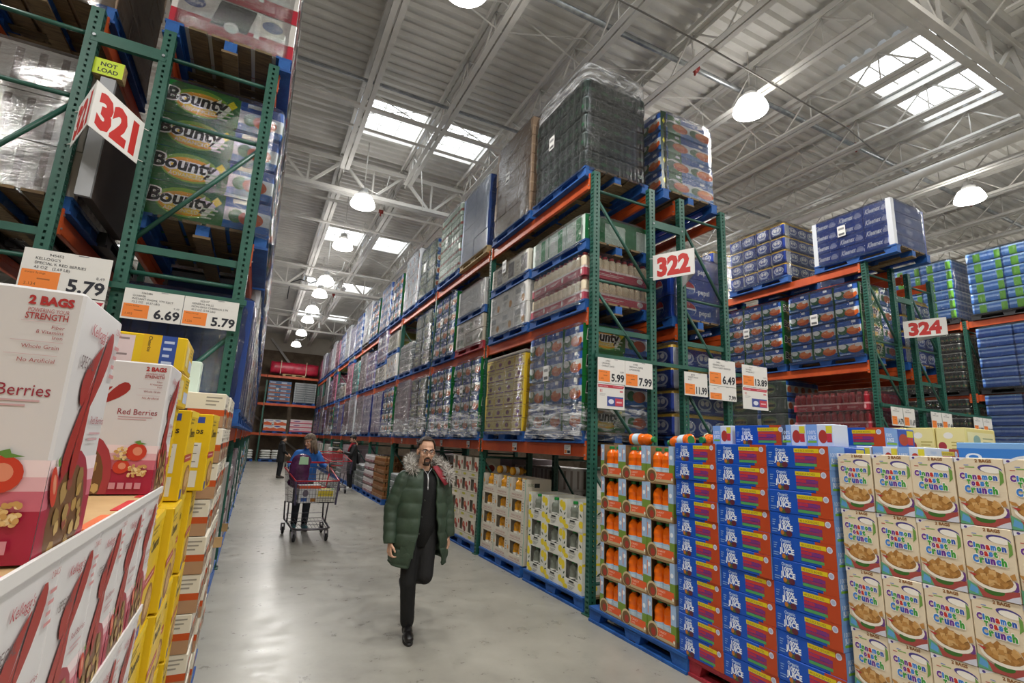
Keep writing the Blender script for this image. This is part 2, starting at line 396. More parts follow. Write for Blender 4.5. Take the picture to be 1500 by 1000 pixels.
ROWN = {-3.9: 'over the aisle behind rack 321', 1.57: 'over the walking aisle', 6.84: 'over the aisle right of rack 322', 13.45: 'over the aisle right of rack 324', 19.5: 'over the farthest right aisle'}
ld = bpy.data.lights.new('lamp_light', 'AREA'); ld.shape = 'DISK'; ld.size = .5; ld.energy = LAMP_W; ld.color = (1, .975, .93)
for x in LX:
    n = 0
    for y in LY:
        if x == 1.57 and y == 8.1: continue
        if x != 1.57 and y > 24: continue
        z = 7.0 if x == 1.57 else 7.45
        if x == 6.84 and y == 4.9: y = 5.2
        if y < 4.9: lab = 'round glowing high bay lamp %s, behind the viewer' % ROWN[x]
        else: lab = 'round glowing high bay lamp %s, %s from the front' % (ROWN[x], nth(n)); n += 1
        t = thing('high_bay_lamp', lab, 'lamp', (x, y, z), 0, 'high bay lamps')
        ob('housing', hmm, t); ob('refractor', lmm, t); ob('cord', kmm if z == 7.0 else kms, t)
        l = bpy.data.objects.new('lamp_light', ld); COL.objects.link(l); l.parent = t; l.location = (0, 0, -.09)
# ================================================================ racks and pallets
def perf(m, fr, n, mat, pitch=.0508):
    xs = [0]
    for k in range(n): c = (k + 1) / (n + 1); q = .009 / fr.w; xs += [c - q, c + q]
    xs.append(1); z = 0.0; H = fr.h; rows = []
    while z + pitch < H: rows.append((z, z + pitch * .3, False)); rows.append((z + pitch * .3, z + pitch * .75, True)); rows.append((z + pitch * .75, z + pitch, False)); z += pitch
    rows.append((z, H, False))
    for a, b, hole in rows:
        if not hole: m.quad(fr.p(0, a / H), fr.p(1, a / H), fr.p(1, b / H), fr.p(0, b / H), mat); continue
        for i in range(len(xs) - 1):
            if i % 2: continue
            m.quad(fr.p(xs[i], a / H), fr.p(xs[i + 1], a / H), fr.p(xs[i + 1], b / H), fr.p(xs[i], b / H), mat)
PH = 5.1
pm = MB(); ff = faces(.09, .075, PH)
perf(pm, ff['x-'], 2, GREEN); perf(pm, ff['x+'], 2, GREEN); perf(pm, ff['y-'], 1, GREEN)
q = ff['y+']; pm.quad(q.p(0, 0), q.p(1, 0), q.p(1, 1), q.p(0, 1), GREEN); q = ff['z+']; pm.quad(q.p(0, 0), q.p(1, 0), q.p(1, 1), q.p(0, 1), GREEN)
POST = pm.mesh('post')
pm = MB(); pm.box((0, 0, PH / 2), (.09, .075, PH), GREEN)
for k in range(100):
    for s in (-1, 1): pm.box((s * .0455, -.014, .05 + k * .05), (.002, .014, .02), '#15302a'); pm.box((s * .0455, .014, .05 + k * .05), (.002, .014, .02), '#15302a')
POSTF = pm.mesh('post')
fm = MB(); fm.box((0, 0, .006), (.14, .13, .012), DGREEN); fm.lathe([(.012, .012), (.012, .03)], GALV, (.055, .045, 0), 8); FOOT = fm.mesh('foot_plate')
LV = (1.77, 3.33, 5.07)
def beam_mesh(L, y):
    m = MB(); m.box((0, L / 2, -.075), (.045, L, .15), ORANGE, bev=.006); m.box((.018, L / 2, -.04), (.03, L, .05), ORANGE)
    for e in (.02, L - .02):
        m.box((-.03, e, -.075), (.02, .035, .21), ORANGE)
        for z in (-.02, -.13): m.lathe([(.009, 0), (.009, .008)], GALV, (-.04, e, z), 8, axis=(-1, 0, 0))
    return m.mesh('load_beam')
def rack(label, x0, x1, y0, nb, bay, skip=(), rev=False):
    """x0: aisle face, x1: back face; frames run between them"""
    lo, hi = min(x0, x1), max(x0, x1); t = thing('pallet_rack', label, 'rack', (lo, y0, 0), 0, 'green pallet racks'); D = hi - lo
    BR = []
    for z, hgt, r in ((.3, 0, 0), (1.5, 0, 0), (2.62, 1, 0), (3.1, 1, 0), (3.7, 0, 0), (4.86, 0, 0)) if not rev else ((.3, 0, 0), (1.5, 0, 0), (2.93, 0, 0), (3.13, 1, 0), (4.28, 0, 0), (4.86, 0, 0)):
        bm_ = MB(); BR.append(bm_)
        if hgt: bm_.box((D / 2, 0, z), (D - .08, .03, .06), GREEN)
        else: bm_.tube([(.05, 0, z), (D - .05, 0, z)], .019, DGREEN, 8)
    for za, zb in ((4.75, 3.74), (3.58, 2.66), (2.5, 1.56), (1.45, .36)) if not rev else ((3.2, 4.22), (1.56, 2.5), (.36, 1.45)):
        d = MB(); BR.append(d); d.tube([(.07, 0, za), (D - .07, 0, zb)], .02, DGREEN, 8)
    BR = [b.mesh('brace') for b in BR]
    bmsh = beam_mesh(bay - .085, 0)
    for k in range(nb + 1):
        f = ob('upright_frame', None, t, (0, k * bay + .04, 0))
        for x in (.045, D - .045):
            ob('post', POST if k < 2 else POSTF, f, (x, 0, 0)); ob('foot_plate', FOOT, f, (x, 0, 0))
        for b in BR: ob('brace', b, f)
        if k == nb: break
        for z in LV:
            if z in skip: continue
            ob('load_beam', bmsh, t, (.03, k * bay + .083, z)); ob('load_beam', bmsh, t, (D - .03, k * bay + bay, z), PI)
    return t
BAY = 3.08; Y0 = 4.777
RA = rack('green pallet rack with orange beams along the right of the walking aisle', 3.36, 4.325, Y0, 10, BAY)
rack('green pallet rack standing back to back behind the walking aisle rack', 5.62, 4.755, Y0, 4, BAY)
LA = rack('green pallet rack with sagging film-wrapped loads along the left of the walking aisle', -.225, -1.135, Y0, 10, BAY, rev=True)
rack('green pallet rack at the left edge of the photo behind the 321 sign', -2.46, -1.55, Y0, 2, BAY, rev=True)
rack('green pallet rack holding the tissue cases, one aisle right of the 322 sign', 8.98, 9.86, Y0, 2, BAY)
rack('green pallet rack behind the 324 sign, back to back with the tissue rack', 11.14, 10.28, Y0, 2, BAY)
rack('farthest right green pallet rack full of blue water packs', 14.9, 15.8, 2.75, 3, BAY)
# rack across the end of the aisle
t = thing('pallet_rack', 'green pallet rack standing across the far end of the aisle', 'rack', (0, 36.3, 0), 0, 'green pallet racks')
bmX = beam_mesh(3.15, 0)
for k, x in enumerate((-2.9, .3, 3.5, 6.7)):
    f = ob('upright_frame', None, t, (x, 0, 0))
    for y in (0, .95): ob('post', POSTF, f, (0, y, 0)); ob('foot_plate', FOOT, f, (0, y, 0))
    for za, zb in ((4.9, 3.8), (2.5, 1.4)): m = MB(); m.tube([(0, 0, za), (0, .95, zb)], .02, DGREEN, 6); ob('brace', m, f)
    if k < 3:
        for z in (1.77, 3.65, 5.45): ob('load_beam', bmX, t, (x + 3.16, -.02, z), PI / 2)
# row spacers between back to back frames
for xa, xb, nm in ((4.325, 4.755, 'the 322 sign'), (-1.55, -1.135, 'the 321 sign'), (9.86, 10.28, 'the 324 sign')):
    m = MB(); m.box(((xa + xb) / 2, Y0 + .02, (4.84 if xa < 0 else 4.62) if xa < 9 else 4.55), (xb - xa + .1, .04, .1), GREEN)
    for x in (xa - .03, xb + .03): m.lathe([(.012, 0), (.012, .012)], GALV, (x, Y0, (4.84 if xa < 0 else 4.62) if xa < 9 else 4.55), 8, axis=(0, -1, 0))
    ob('row_spacer', m, label='green steel spacer joining the two frames above %s' % nm, cat='rack spacer', group='row spacers')

def pallet_parts(mat, inner, L=1.38, D=1.02, H=.14):
    a = MB(); a.box((0, 0, H - .03), (D - .02, .1, .012), inner)
    for k in range(6): a.box((-D / 2 + .07 + k * (D - .14) / 5, 0, H - .012), (.14, L, .024), mat if k in (0, 5) else inner)
    b = MB(); b.box((0, 0, .026), (D - .02, .1, .008), inner)
    for k in range(3): b.box((-D / 2 + .06 + k * (D - .12) / 2, 0, .011), (.13, L, .022), mat if k != 1 else inner)
    c = MB(); y = L / 2; z0, z1, zt = .022, H - .024, H - .04
    pr = [(-y, z0), (-y + .17, z0), (-y + .2, zt), (-.12, zt), (-.09, z0), (.09, z0), (.12, zt), (y - .2, zt), (y - .17, z0), (y, z0)]
    up = [(q, z1) for q, _ in pr]
    for k in range(len(pr) - 1):
        for x in (-.05, .05): c.quad((x, *pr[k]), (x, *pr[k + 1]), (x, *up[k + 1]), (x, *up[k]), mat)
        c.quad((-.05, *pr[k]), (-.05, *pr[k + 1]), (.05, *pr[k + 1]), (.05, *pr[k]), mat)
    for e in (0, -1): c.quad((-.05, *pr[e]), (.05, *pr[e]), (.05, *up[e]), (-.05, *up[e]), mat)
    return a.mesh('top_deck'), b.mesh('bottom_deck'), c.mesh('stringer')
PAL = {n: pallet_parts(m, i) for n, m, i in (('blue', BLUEP, DWOOD), ('red', REDP, DWOOD), ('raw wooden', WOOD, WOOD), ('black', M('#1d1e20', .5), M('#1d1e20', .5)))}
PNAME = {'blue': 'blue pallet', 'red': 'red pallet', 'raw wooden': 'unpainted pallet', 'black': 'black pallet'}
def pallet(x, y, z, label, col='blue', rz=0, scale=None):
    t = thing('pallet', '%s %s' % (PNAME[col], label), 'pallet', (x, y, z), rz, 'pallets')
    a, b, c = PAL[col]
    ob('top_deck', a, t); ob('bottom_deck', b, t)
    for dx in (-.45, 0, .45): ob('stringer', c, t, (dx, 0, 0))
    if scale: t.scale = scale
    return t
# ================================================================ packs and loads
def soft(sx, sy, sz, nx, ny, levels, matf, d=.012, r=.03):
    """shrink-wrapped pack of rolls: nx rolls on the x faces, ny on the y faces; levels: heights where the print changes"""
    m = MB(); out = []
    def side(a, b, n, nm):
        a, b = V(a), V(b); L = (b - a).length; u = (b - a) / L; nn = V((u.y, -u.x)); k = max(n * 4, 4)
        for j in range(k):
            s = (j + .5) / k; off = d * (1 - abs(math.sin(PI * s * n))) if n > 1 else 0
            e = min(s, 1 - s) * L; cr = 0 if e > r else r - math.sqrt(max(r * r - (r - e) ** 2, 0))
            out.append((a + u * (s * L) - nn * (off + cr), nm, s))
    a, b = sx / 2, sy / 2
    side((-a, b), (-a, -b), nx, 'x-'); side((-a, -b), (a, -b), ny, 'y-'); side((a, -b), (a, b), nx, 'x+'); side((a, b), (-a, b), ny, 'y+')
    zs = [(0, r), (.05, .004)] + [(l, 0) for l in levels] + [(.95, .004), (1, r)]
    n = len(out); vs = []
    for t, ins in zs:
        f = 1 - ins / min(a, b)
        vs += [(p.x * f, p.y * f, t * sz) for p, _, _ in out]
    for k in range(len(zs) - 1):
        tm = (zs[k][0] + zs[k + 1][0]) / 2
        for j in range(n): m.add([vs[k * n + j], vs[k * n + (j + 1) % n], vs[(k + 1) * n + (j + 1) % n], vs[(k + 1) * n + j]], [(0, 1, 2, 3)], matf(out[j][1], out[j][2], tm), True)
    m.add(vs[-n:], [tuple(range(n))], matf('z+', 0, 1)); m.add(vs[:n], [tuple(range(n - 1, -1, -1))], matf('z-', 0, 0))
    return m
def carton(sx, sy, sz, base, ax=(), ay=None, top=None, rough=.45):
    m = MB(); m.box((0, 0, sz / 2), (sx, sy, sz), M(base, rough), bev=.004); f = faces(sx, sy, sz)
    for s in ('x-', 'x+'): m.art(f[s], ax)
    for s in ('y-', 'y+'): m.art(f[s], ax if ay is None else ay)
    if top: m.art(f['z+'], top)
    return m
GL = .28
def P(h, r=GL): return M(h, r)
def bounty_pack(sx, sy, sz, rolls=False):
    def mf(s, u, t):
        if s[0] == 'y' and u < (.14 if rolls else .6): return P('#1f6f33')
        if t > .66: return P('#2257ac')
        if t > .56: return P('#cfd8e2')
        if t > .26: return P('#d0d8da')
        return P('#2f6cb8')
    m = soft(sx, sy, sz, 3, 0, (.26, .4, .56, .66), mf); f = faces(sx + .002, sy + .002, sz)
    a = []
    a += [('e', .28, .42, .2, .24, P('#3a6a48')), ('e', .22, .52, .14, .14, P('#dfe6e4')), ('e', .68, .36, .27, .22, P('#cf5f28')), ('e', .64, .44, .2, .12, P('#e58a50')), ('e', .8, .55, .12, .1, P('#e6e6e0')), ('r', .62, .8, .78, .93, P('#dfe8f2')), ('r', .1, .84, .3, .88, P('#5f86cc')), ('r', .1, .06, .5, .13, P('#9cc0e4'))]
    for s in ('x-', 'x+'): m.art(f[s], a)
    b = [('r', 0, 0, .6, 1, P('#1f6f33')), ('e', .33, .5, .22, .42, P('#7fb03c')), ('e', .33, .47, .2, .34, P('#e8a32c')), ('e', .33, .44, .17, .26, P('#f4d04a')),
         ('t', 'Bounty', .05, .4, .4, P('#f6f6f2'), dict(bold=.075, mw=.52, shear=.1)), ('t', 'Bounty', .058, .415, .37, P('#101214'), dict(bold=.035, mw=.505, shear=.1)),
         ('t', 'ADVANCED', .18, .22, .11, P('#e8efe6'), dict(mw=.32)), ('p', [(.52, .7), (.56, .85), (.6, .7), (.56, .55)], P('#e6dc2e')), ('l', .46, .12, .58, .5, P('#c8d8c4'), 3),
         ('e', .72, .42, .06, .2, P('#2c6e3c')), ('e', .84, .4, .1, .22, P('#c65f33')), ('r', .68, .8, .8, .92, P('#dfe8f2'))]
    if rolls:
        b = [('r', 0, 0, .1, 1, P('#16351f')), ('p', [(.03, .5), (.055, .66), (.08, .5), (.055, .34)], P('#e6dc2e'))]
        for c, w in ((.3, .2), (.75, .22)): b += [('e', c - .06, .5, w * .6, .2, P('#e2e6e6')), ('e', c - .1, .4, w * .5, .2, P('#35603f')), ('e', c + .06, .38, w * .72, .22, P('#cf5f28')), ('e', c + .04, .46, w * .5, .1, P('#e58a50')), ('r', c - .04, .8, c + .04, .93, P('#dfe8f2'))]
    for s in ('y-', 'y+'): m.art(f[s], b)
    return m
def bounty_side(sx, sy, sz):                 # green faces toward the aisle, roll ends at the side
    def mf(s, u, t):
        if s[0] == 'x': return P('#33493c') if t < .9 else P('#55685c')
        return P('#2257ac') if t > .7 else (P('#c9d6d2') if t > .25 else P('#2f6cb8'))
    m = soft(sx, sy, sz, 0, 5, (.25, .7, .9), mf); f = faces(sx + .002, sy + .002, sz)
    for s in ('x-', 'x+'): m.art(f[s], [('e', .4, .5, .26, .34, P('#5f7a4a')), ('e', .4, .48, .2, .22, P('#86804a')), ('r', .2, .4, .62, .56, P('#2a3430'))])
    for s in ('y-', 'y+'): m.art(f[s], [('p', [(.06, .5), (.1, .66), (.14, .5), (.1, .34)], P('#e6dc2e'))] + [('e', k / 5 + .1, .45, .06, .2, P('#cc6a36')) for k in range(5)])
    return m
def charmin_pack(sx, sy, sz, gold='#d9b13a', blue='#23409a'):
    def mf(s, u, t):
        if t > .84: return P(gold)
        if s[0] == 'y' and u < .12: return P('#d8dde8')
        return P(blue)
    m = soft(sx, sy, sz, 2, 4, (.2, .5, .84), mf); f = faces(sx + .002, sy + .002, sz)
    def em(c, w): return [('e', c, .45, w * 1.25, .28, P('#cdd6ea')), ('e', c, .45, w, .2, P('#5a6db4')), ('e', c - w * .4, .5, w * .35, .12, P('#eef0f6')), ('e', c + w * .4, .5, w * .35, .12, P('#eef0f6')), ('r', c - w, .14, c + w, .2, P('#9fb0dc'))]
    for s in ('x-', 'x+'): m.art(f[s], em(.5, .26))
    for s in ('y-', 'y+'): m.art(f[s], em(.26, .1) + em(.56, .1) + em(.84, .1))
    return m
def kleenex_pack(sx, sy, sz):
    a = [('t', 'Kleenex', .06, .3, .42, P('#e4eaf6'), dict(mw=.56, bold=.04, shear=.25)), ('e', .8, .5, .12, .2, P('#8f9ac6')), ('e', .74, .36, .09, .16, P('#a7aed2')), ('e', .86, .36, .09, .16, P('#a7aed2')), ('l', .1, .1, .5, .24, P('#6f86c6'), 2)]
    return carton(sx, sy, sz, '#24479f', a, [('r', .08, .2, .44, .8, '#3557ac'), ('r', .54, .2, .92, .8, '#3557ac'), ('e', .5, .5, .1, .2, P('#7f92cc'))], rough=.3)
def tray_jars(sx, sy, sz, jar, tray, cap, n=4, trim='#efe6e2', nd=3):
    m = MB(); m.box((0, 0, sz * .2), (sx, sy, sz * .4), M(tray, .5)); f = faces(sx, sy, sz * .4)
    a = [('r', .0, .78, 1, 1, M(trim, .5)), ('e', .86, .45, .05, .28, M(trim, .5)), ('l', .2, .25, .6, .55, M(trim, .5), 2)]
    for s in f:
        if s != 'z+': m.art(f[s], a)
    r = sy / n / 2 * .94; nx = max(nd, round(sx / (2 * r)))
    for i in range(n):
        for j in range(nx):
            if 0 < i < n - 1 and 0 < j < nx - 1: continue
            m.lathe([(r * .9, sz * .38), (r, sz * .45), (r, sz * .76), (r * .8, sz * .84), (r * .6, sz * .86), (r * .62, sz * .88, M(cap, .4)), (r * .62, sz * .97, M(cap, .4))], P(jar), (-sx / 2 + sx * (j + .5) / nx, -sy / 2 + sy * (i + .5) / n, 0), 10)
    return m
def pepsi_pack(sx, sy, sz):
    lg = lambda c: [('e', c, .5, .17, .34, P('#e8ecf4')), ('p', [(c + .155 * math.cos(t), .54 + .3 * math.sin(t)) for t in [PI * k / 10 for k in range(11)]], P('#c4202f')), ('p', [(c - .155 * math.cos(t), .46 - .3 * math.sin(t)) for t in [PI * k / 10 for k in range(11)]], P('#1b4fae'))]
    return carton(sx, sy, sz, '#1740a4', lg(.5) + [('r', .05, .06, .3, .16, P('#dfe6f4'))], lg(.28) + [('t', 'pepsi', .5, .3, .26, P('#eef2fa'), dict(mw=.4, bold=.03))], rough=.3)
def bottle_case(sx, sy, sz, base, top, tint):
    def mf(s, u, t): return P(top) if t > .86 else (P(tint) if .3 < t < .5 else P(base))
    m = soft(sx, sy, sz, 4, 8, (.15, .3, .5, .7, .86), mf, d=.02); f = faces(sx + .002, sy + .002, sz)
    for s in ('x-', 'x+', 'y-', 'y+'): m.art(f[s], [('e', (k + .5) / 5, .4, .05, .1, P('#2d5a3c')) for k in range(5)])
    return m
def water_pack(sx, sy, sz, blue='#3f74c0', acc='#6cae3a'):
    def mf(s, u, t):
        if t > .8: return P('#8fb4dc')
        return P(acc) if (acc and s[0] == 'x' and (int(u * 5) % 3 == 1)) else (P('#8fb2e2') if .4 < t < .6 else P(blue))
    m = soft(sx, sy, sz, 5, 6, (.2, .4, .6, .8), mf, d=.014)
    return m
def bag(sx, sy, sz, c='#e3e4de'):
    m = MB(); n = 20; rings = []
    for k in range(7):
        t = k / 6; f = (1 - abs(2 * t - 1) ** 2.5) ** .4 if 0 < k < 6 else .8; f = max(f, .8)
        rings.append([(math.copysign(abs(math.cos(a)) ** .5, math.cos(a)) * sx / 2 * f, math.copysign(abs(math.sin(a)) ** .5, math.sin(a)) * sy / 2 * f, sz * t) for a in [2 * PI * j / n for j in range(n)]])
    m.loft(rings, M(c, .5)); return m
SCAL = lambda: 0
def C(base, ax=(), ay=None, rough=.4): return lambda sx, sy, sz: carton(sx, sy, sz, base, ax, ay, None, rough)
oval = lambda c, col: [('e', .5, .5, .18, .2, M(c, .4)), ('e', .5, .5, .13, .12, M(col, .4)), ('r', .08, .1, .92, .2, M(col, .4)), ('r', .08, .82, .92, .88, M(c, .4))]
cran = [('r', 0, 0, 1, .42, M('#b01f34', .4)), ('e', .25, .72, .2, .16, M('#3b4c84', .4)), ('t', 'Ocean Spray', .1, .67, .1, M('#eef0f4', .4), dict(mw=.3)), ('p', [(.45, .42), (.5, .9), (.95, .9), (.9, .42)], M('#25211f', .4)),
        ('e', .7, .45, .12, .16, M('#d8d4d0', .4)), ('t', '100% JUICE', .06, .12, .16, M('#d98b93', .4), dict(mw=.4)), ('r', .955, .42, 1, 1, M('#e4e2de', .4))]
# kind: (rows along y, layers, height, pack builder, part name, what it reads as, wrapped)
KIND = {
 'bounty': (3, 4, 1.27, bounty_pack, 'towel_pack', 'blue-orange paper towel packs'),
 'bountyroll': (3, 4, 1.2, lambda x, y, z: bounty_pack(x, y, z, True), 'towel_pack', 'blue-orange paper towel packs'),
 'bountyside': (2, 4, 1.26, bounty_side, 'towel_pack', 'grey-green towel packs'),
 'yellow': (4, 6, 1.12, lambda x, y, z: carton(x, y, z, '#d8c25e', oval('#9a6a3a', '#7a3b52'), [('r', 0, 0, 1, 1, M('#dcb62a', .4)), ('e', .5, .5, .2, .26, M('#6b2c50', .4)), ('r', .05, .1, .95, .2, M('#b98d20', .4))]), 'carton', 'yellow purple-oval cartons'),
 'charmin': (4, 4, 1.12, charmin_pack, 'tissue_pack', 'blue-gold bath tissue packs'),
 'charmintall': (3, 4, 1.2, charmin_pack, 'tissue_pack', 'blue-gold bath tissue packs'),
 'kleenex': (3, 4, .82, kleenex_pack, 'tissue_case', 'dark blue facial tissue cases'),
 'darkcase': (2, 5, 1.3, lambda x, y, z: bottle_case(x, y, z, '#25302d', '#4a5552', '#31423b'), 'bottle_case', 'dark green bottle cases'),
 'carton': (3, 5, 1.62, C('#8d7660', [('r', 0, .46, 1, .54, M('#a08a72', .5)), ('r', .2, .15, .5, .3, M('#6d5a48', .5))]), 'carton', 'plain brown cartons'),
 'slab': (2, 4, 1.42, C('#8fa1c2', [('r', 0, 0, .03, 1, M('#5f77ab', .4)), ('r', .1, .3, .9, .34, M('#a9b8d4', .4))], [('r', 0, 0, 1, 1, M('#35508f', .4))]), 'carton', 'pale blue flat cartons'),
 'mint': (2, 5, 1.5, lambda x, y, z: bottle_case(x, y, z, '#b9cdbf', '#dfe6e0', '#b56a62'), 'bottle_case', 'mint and red bottle packs'),
 'whitemix': (3, 5, 1.5, C('#c9ccd0', [('r', .1, .2, .6, .6, M('#a9b7c9', .3)), ('e', .8, .4, .1, .2, M('#b86a4a', .3))], [('r', .1, .2, .8, .8, M('#3a63a8', .3))]), 'pack', 'white and grey packs'),
 'bluewhite': (3, 5, 1.4, C('#b9c6de', [('r', 0, .55, 1, 1, M('#3f66ad', .3)), ('e', .5, .35, .2, .2, M('#c97d58', .3))], [('r', 0, .4, 1, 1, M('#2b4f9e', .3))]), 'pack', 'blue and white packs'),
 'navywhite': (2, 5, 1.22, C('#b6b2c8', [('r', 0, .8, 1, .86, M('#e6e4ea', .3)), ('r', .1, .2, .6, .6, M('#8d88b0', .3)), ('r', .86, .1, .98, .75, M('#26307c', .3))], [('r', 0, 0, 1, 1, M('#27307a', .3)), ('e', .5, .5, .25, .3, M('#d8dcea', .3))]), 'pack', 'mauve navy-ended packs'),
 'mauve': (2, 4, 1.3, C('#8e8087', [('r', 0, .5, 1, .56, M('#a89ba0', .4)), ('r', .1, .15, .5, .4, M('#6f6570', .4))]), 'carton', 'greyish mauve cartons'),
 'pink': (2, 5, 1.3, C('#b86a86', [('r', .1, .2, .9, .5, M('#d8a4b4', .3))]), 'pack', 'pink packs'),
 'teal': (3, 5, 1.2, lambda x, y, z: bottle_case(x, y, z, '#6fa7a2', '#cfdcd8', '#4f8f94'), 'bottle_case', 'teal bottle packs'),
 'purple': (3, 4, 1.15, C('#8474a0', [('r', 0, .5, 1, .75, M('#c9c4d8', .3)), ('e', .5, .3, .2, .18, M('#b0566a', .3))]), 'pack', 'purple and white packs'),
 'greycase': (2, 4, .72, lambda x, y, z: bottle_case(x, y, z, '#84888a', '#c4c8c8', '#6d7270'), 'bottle_case', 'grey shrink-wrapped cases'),
 'oats': (3, 2, .5, C('#b9b2a0', [('r', .1, .2, .9, .7, M('#8f8674', .4)), ('e', .7, .45, .14, .22, M('#5e6a40', .4))], [('r', .1, .1, .9, .8, M('#8a8a3a', .4))]), 'carton', 'beige printed cartons'),
 'whiteflat': (1, 1, .5, C('#b6b6b4', [('r', .02, .48, .98, .52, M('#9fa09e', .4))]), 'carton', 'big pale grey carton'),
 'traycream': (3, 2, .62, lambda x, y, z: tray_jars(x, y, z, '#f2e4c6', '#c04a5e', '#b03a42'), 'tray', 'red trays of cream jars'),
 'whitecarton': (3, 2, .66, C('#eeede7', [('r', .1, .55, .5, .8, M('#b9bcbc', .4)), ('e', .7, .25, .12, .18, M('#d99a3a', .4)), ('l', .1, .2, .45, .45, M('#a8a8a4', .4), 3)]), 'carton', 'white orange-dot cartons'),
 'boxfruit': (3, 1, .34, C('#cdc8b8', [('r', .45, .1, .9, .85, M('#4b3b3e', .4)), ('l', .08, .2, .35, .7, M('#a39c8c', .4), 3)], [('e', .3, .5, .12, .26, M('#a8362e', .4)), ('e', .55, .55, .14, .26, M('#b5452f', .4)), ('e', .78, .5, .1, .24, M('#8f2f2c', .4))]), 'carton', 'cream red-fruit cartons'),
 'greencase': (3, 1, .34, C('#d6e6dc', [('r', .55, .05, .8, .95, M('#3fa468', .4)), ('r', .1, .3, .4, .7, M('#f0f6f2', .4))], [('r', 0, 0, .3, 1, M('#1f7a44', .4)), ('r', .62, 0, .8, 1, M('#1f7a44', .4)), ('r', 0, .82, 1, 1, M('#2a7f4c', .4))]), 'carton', 'white and green cartons'),
 'pepsi': (3, 3, .88, pepsi_pack, 'can_case', 'blue cola can cases'),
 'redtray': (3, 3, .95, lambda x, y, z: tray_jars(x, y, z, '#9a1c2a', '#a82a3a', '#b8444a', 4, '#d89a9c'), 'tray', 'dark red bottle trays'),
 'water': (2, 6, 1.5, water_pack, 'water_pack', 'blue and green water packs'),
 'waterblue': (2, 6, 1.4, lambda x, y, z: water_pack(x, y, z, '#3a68bd', None), 'water_pack', 'plain blue water packs'),
 'blackbottle': (3, 6, 1.35, lambda x, y, z: bottle_case(x, y, z, '#2f3234', '#8a8a84', '#6b5e3e'), 'bottle_case', 'black bottle packs'),
 'cranberry': (3, 3, 1.2, C('#cfccc8', cran, [('r', 0, 0, 1, .4, M('#b01f34', .4)), ('e', .16, .72, .09, .15, M('#3b4c84', .4)), ('t', 'Ocean Spray', .1, .67, .1, M('#eef0f4', .4), dict(mw=.13)), ('t', '100% JUICE', .06, .1, .2, M('#d98b93', .4), dict(mw=.2)),
     ('p', [(.3, .3), (.36, .98), (.66, .98), (.6, .3)], M('#2b2624', .4)), ('e', .47, .35, .06, .14, M('#d8d4d0', .4)), ('r', .655, .3, .7, 1, M('#e4e2de', .4)), ('e', .8, .72, .09, .15, M('#3b4c84', .4)), ('t', '100% JUICE', .72, .1, .2, M('#d98b93', .4), dict(mw=.2))]), 'carton', 'red cranberry juice cartons'),
 'bluecrate': (3, 1, .95, C('#1d3f86', [('r', k / 8 + .02, .05, k / 8 + .03, .95, M('#16336f', .4)) for k in range(8)], [('r', k / 8 + .02, .05, k / 8 + .035, .95, M('#16336f', .4)) for k in range(8)]), 'crate', 'tall blue ribbed crates'),
 'silver': (4, 3, 1.2, C('#b9b4ae', [('r', .2, .1, .4, .95, M('#7d7068', .3)), ('r', .6, .1, .85, .95, M('#8d8078', .3))], [('r', k / 7 + .03, .1, k / 7 + .08, .9, M('#7d7068', .3)) for k in range(7)]), 'pack', 'silvery striped packs'),
 'orangebox': (1, 2, .72, C('#d8d4ce', [('r', 0, 0, 1, .42, M('#cf5a2c', .4)), ('p', [(0, .42), (.15, .62), (.3, .42), (.45, .62), (.6, .42), (.8, .64), (1, .42)], M('#cf5a2c', .4)), ('e', .62, .78, .14, .1, M('#3a3a8a', .4)), ('r', .05, .78, .4, .88, M('#8a8ab8', .4))]), 'carton', 'orange and white cartons'),
 'pinkbox': (1, 3, .78, C('#dccfd0', [('r', 0, 0, 1, .34, M('#c25a6c', .4)), ('r', 0, .7, 1, .76, M('#c25a6c', .4)), ('e', .3, .56, .16, .12, M('#6a4a8a', .4)), ('e', .7, .5, .2, .12, M('#e4b4bc', .4))]), 'carton', 'pink and white cartons'),
 'silvercase': (2, 9, 1.3, C('#a9aeb0', [('r', 0, 0, 1, .2, M('#6f7678', .3)), ('r', .2, .4, .8, .7, M('#c9cccc', .3))]), 'case', 'silver shrink-wrapped cases'),
 'bluepatch': (2, 5, 1.3, C('#5f86b4', [('r', 0, 0, 1, .3, M('#cf7a4c', .3)), ('r', .1, .45, .6, .8, M('#c9d4e0', .3))]), 'pack', 'blue packs with orange bands'),
 'bags': (2, 5, .8, lambda x, y, z: bag(x, y, z * 1.05), 'bag', 'white flour bags'),
 'bagslow': (2, 4, .56, lambda x, y, z: bag(x, y, z * 1.05), 'bag', 'white flour bags'),
 'cans': (4, 5, 1.1, lambda x, y, z: tray_jars(x, y, z, '#c9c4c4', '#7a4048', '#b9b6b4', 4, '#d8d4d4'), 'can_pack', 'white and maroon can packs'),
 'orangecans': (4, 5, 1.1, lambda x, y, z: tray_jars(x, y, z, '#8a5a34', '#7d522c', '#a88a5c', 4, '#a07a4c'), 'can_pack', 'orange drink packs'),
 'jugs': (4, 3, .7, lambda x, y, z: tray_jars(x, y, z, '#4a4f52', '#3a3d40', '#8a8f90', 3, '#6a6d70'), 'jug_pack', 'dark jug packs'),
}
FLOOR_DARK = ['jugs', 'greycase', 'blackbottle']
_lm = {}
LW, LD_ = 1.33, 1.0
